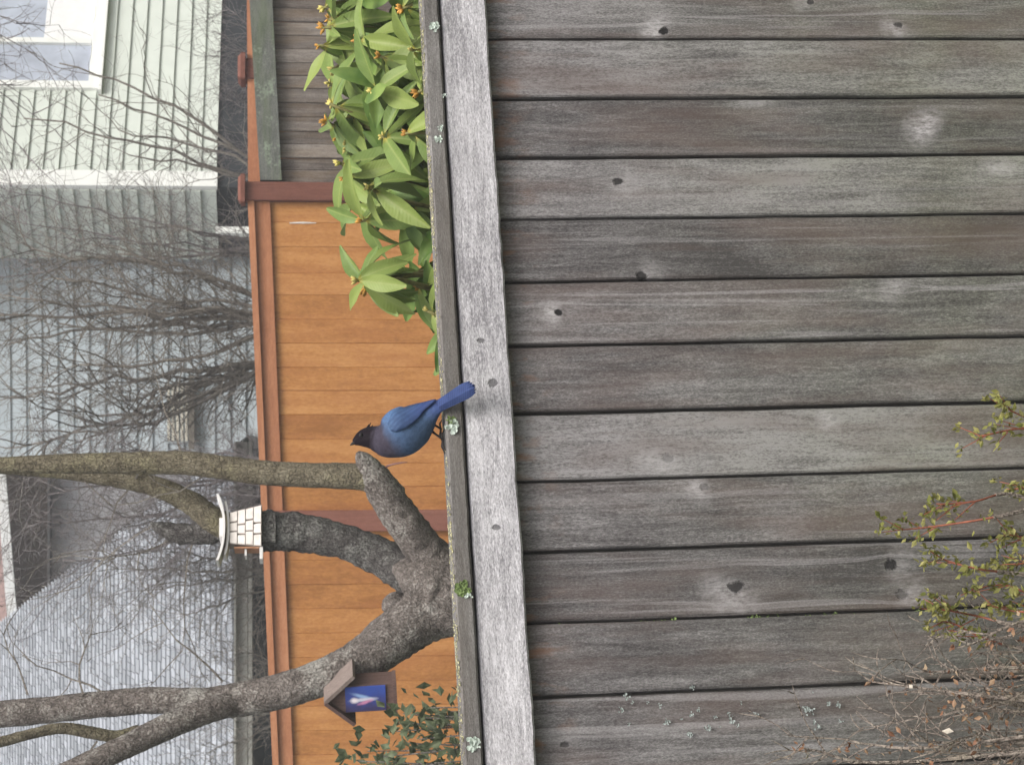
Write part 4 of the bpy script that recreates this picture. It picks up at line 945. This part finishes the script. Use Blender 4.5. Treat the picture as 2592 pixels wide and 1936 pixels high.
for lab, base, pts in (('dull green leafy shrub beside the picture birdhouse', (1200, 1850), [(1005, 1850), (1040, 1830), (1075, 1815), (1110, 1840), (1060, 1870), (1030, 1880), (1090, 1790), (1125, 1885), (1140, 1800), (1000, 1830), (1020, 1805)]),
                       ('small dull green plant low against the cedar boards', (1250, 1925), [(905, 1925), (930, 1900), (960, 1915), (890, 1945), (975, 1940), (1000, 1960), (1040, 1935), (1100, 1930)])):
    Y_ = 7.0; bb = at(base[0], base[1], Y_)
    root = thing('leafy_shrub', lab, 'shrub', loc=(bb.x, Y_, gz(Y_))); st = MB(); lv = MB()
    for px, py in pts:
        e = at(px, py, Y_ + rr.uniform(-.15, .15)); s_ = root.location
        sp = spline([s_, s_.lerp(e, .6) + Vector((rr.uniform(-.05, .05), 0, 0)), e], 5); st.tube(sp, [.008 - .0006 * i for i in range(len(sp))], 5)
        for q in (sp[-1], sp[-2], sp[-3]): small_leaves(lv, q, rr, 8, .05, .034)
    part('stems', st, m_twig, root); o = part('leaves', lv, m_olive, root); o['kind'] = 'stuff'
# yellow sprigs near the frame edge
m_yel = leafmat('yellow_olive_leaves', (.13, .145, .032), (.235, .235, .065), (.37, .34, .13))
m_red = plain('red_twig', (.30, .10, .06), .7, .35, 60.)
m_buff = plain('buff_dead_leaf', (.55, .50, .42), .8, .2, 40.)
m_rust = leafmat('rusty_leaves', (.22, .10, .06), (.33, .19, .11), (.42, .31, .20))
m_drab = bark_mat('drab_twigs', (.16, .13, .108), (.27, .225, .19), (.40, .345, .295), (.2, .18, .1), .3)
def hp_(px, py, yl): return fw(px, py, yl)
hb0 = hp_(2990, 1640, -.28); hk = thing('huckleberry_bush', 'yellow-green small-leaved bush with red twigs growing in front of the grey fence', 'bush', loc=(hb0.x, hb0.y, 0))
st = MB(); rd = MB(); lv = MB(); rr = random.Random(23)
sprigs = [((2840, 1140), [(2680, 1090), (2560, 1040), (2545, 1022)]), ((2860, 1200), [(2720, 1120), (2600, 1085), (2500, 1100), (2478, 1105)]), ((2900, 1290), [(2700, 1270), (2560, 1300), (2450, 1320), (2330, 1336), (2262, 1342)]),
          ((2880, 1320), [(2700, 1300), (2560, 1250), (2470, 1268), (2400, 1275), (2370, 1275)]), ((2900, 1400), [(2700, 1380), (2590, 1360), (2540, 1350)]), ((2900, 1500), [(2720, 1470), (2560, 1450), (2480, 1440), (2400, 1420), (2355, 1395)]),
          ((2900, 1560), [(2720, 1530), (2600, 1500), (2540, 1480), (2460, 1490)]), ((2900, 1620), [(2700, 1600), (2560, 1580), (2480, 1560), (2400, 1545), (2365, 1542)]), ((2900, 1660), [(2720, 1650), (2580, 1640), (2480, 1610), (2420, 1580), (2380, 1570)]),
          ((2920, 1400), [(2760, 1400), (2660, 1420), (2590, 1425), (2540, 1440)]), ((2900, 1540), [(2720, 1560), (2620, 1550), (2560, 1545), (2500, 1530)]), ((2900, 1200), [(2760, 1200), (2660, 1240), (2600, 1235), (2560, 1240)])]
for base, pts in sprigs:
    yl = rr.uniform(-.22, -.10)
    P_ = [hb0 * 1., hp_(*base, yl - .06)] + [hp_(x_, y_, yl + .03 * rr.uniform(-1, 1)) for x_, y_ in pts]
    P_[0] = Vector((hb0.x + rr.uniform(-.06, .06), hb0.y + rr.uniform(-.05, .05), 0))
    sp = spline(P_, 5); n = len(sp); cut = max(2, n - 14)
    st.tube(sp[:cut + 1], [.0055 - .003 * i / n for i in range(cut + 1)], 6); rd.tube(sp[cut:], [.0022 - .0011 * i / 14 for i in range(n - cut)], 5)
    small_leaves(lv, sp[-1], rr, 7, .017, .006); 
    for i in range(n - 12, n - 1):
        if rr.random() < .62: small_leaves(lv, sp[i], rr, rr.randint(4, 9), .019, .010)
        if rr.random() < .45:
            d = ((sp[i + 1] - sp[i]).normalized() + Vector((rr.uniform(-1, 1), rr.uniform(-.5, .5), rr.uniform(-.2, .8))) * .8).normalized(); q = sp[i] + d * rr.uniform(.03, .07)
            rd.tube([sp[i], q], [.0014, .0008], 4); small_leaves(lv, q, rr, 6, .016, .006)
part('stems', st, m_drab, hk); o = part('red_twigs', rd, m_red, hk); o['kind'] = 'stuff'; o = part('leaves', lv, m_yel, hk); o['kind'] = 'stuff'
# dry twiggy bush in the corner
db0 = hp_(3000, 1900, -.35); dk = thing('dry_bush', 'dry brown twiggy bush with rusty leaf remnants in front of the last fence board', 'bush', loc=(db0.x, db0.y, 0))
st = MB(); lv = MB(); bf = MB(); rr = random.Random(40)
tips = [(2350, 1700), (2440, 1760), (2530, 1650), (2570, 1710), (2500, 1850), (2420, 1880), (2320, 1900), (2210, 1725), (2300, 1750), (2420, 1640), (2500, 1620), (2260, 1870), (2480, 1700), (2380, 1790), (2560, 1740), (2030, 1893), (2450, 1840), (2540, 1880), (2590, 1680), (2550, 1800), (2400, 1690), (2500, 1760), (2590, 1840), (2340, 1820), (2580, 1620), (2470, 1900), (2150, 1880)]
for px, py in tips:
    e = hp_(px, py, rr.uniform(-.25, -.07)); s_ = Vector((db0.x + rr.uniform(-.15, .15), db0.y + rr.uniform(-.08, .08), 0)); m1 = hp_(px + 330, py + rr.uniform(-60, 120), -.22)
    sp = spline([s_, m1, e], 8); st.tube(sp, [.005 - .0002 * i for i in range(len(sp))], 6, .1)
    for i in range(8, len(sp)):
        if rr.random() < .5:
            d = ((sp[i] - sp[i - 1]).normalized() + Vector((rr.uniform(-1, 1), rr.uniform(-.6, .6), rr.uniform(-.4, .9)))).normalized()
            twig(st, sp[i].copy(), d, rr.uniform(.05, .14), .0022, 2, rr, .5, 4, 0, .5)
        if rr.random() < .5: small_leaves(lv, sp[i] + Vector((rr.uniform(-.02, .02), 0, rr.uniform(-.02, .02))), rr, 2, .016, .006)
    small_leaves(lv, e, rr, 3, .016, .004)
for px, py in ((2410, 1850), (2480, 1840), (2520, 1828), (2350, 1640), (2560, 1640), (2470, 1780), (2300, 1735), (2050, 1898), (2560, 1900), (2590, 1560)): small_leaves(bf, hp_(px, py, -.16), rr, 1, .034 if py == 1850 else .02, .002)
part('stems', st, m_drab, dk); o = part('leaves', lv, m_rust, dk); o['kind'] = 'stuff'; o = part('dead_leaves', bf, m_buff, dk); o['kind'] = 'stuff'

# ------------------------------------------------------------------ added haze volume, pales the distance like lens veiling glow
hz = bpy.data.materials.new('veiling_haze'); hz.use_nodes = True; t = hz.node_tree; t.nodes.clear()
vo = t.nodes.new('ShaderNodeVolumePrincipled'); vo.inputs['Density'].default_value = .0045; vo.inputs['Color'].default_value = (.96, .97, 1, 1)
om = t.nodes.new('ShaderNodeOutputMaterial'); t.links.new(vo.outputs[0], om.inputs['Volume'])
mb = MB(); mb.box(-520, 520, -320, 920, -1.2, 9.5)
o = obj('haze', mb.mesh('haze'), hz); o['kind'] = 'stuff'; o['label'] = 'thin haze volume added to wash out the background like lens veiling glow'; o['category'] = 'haze'
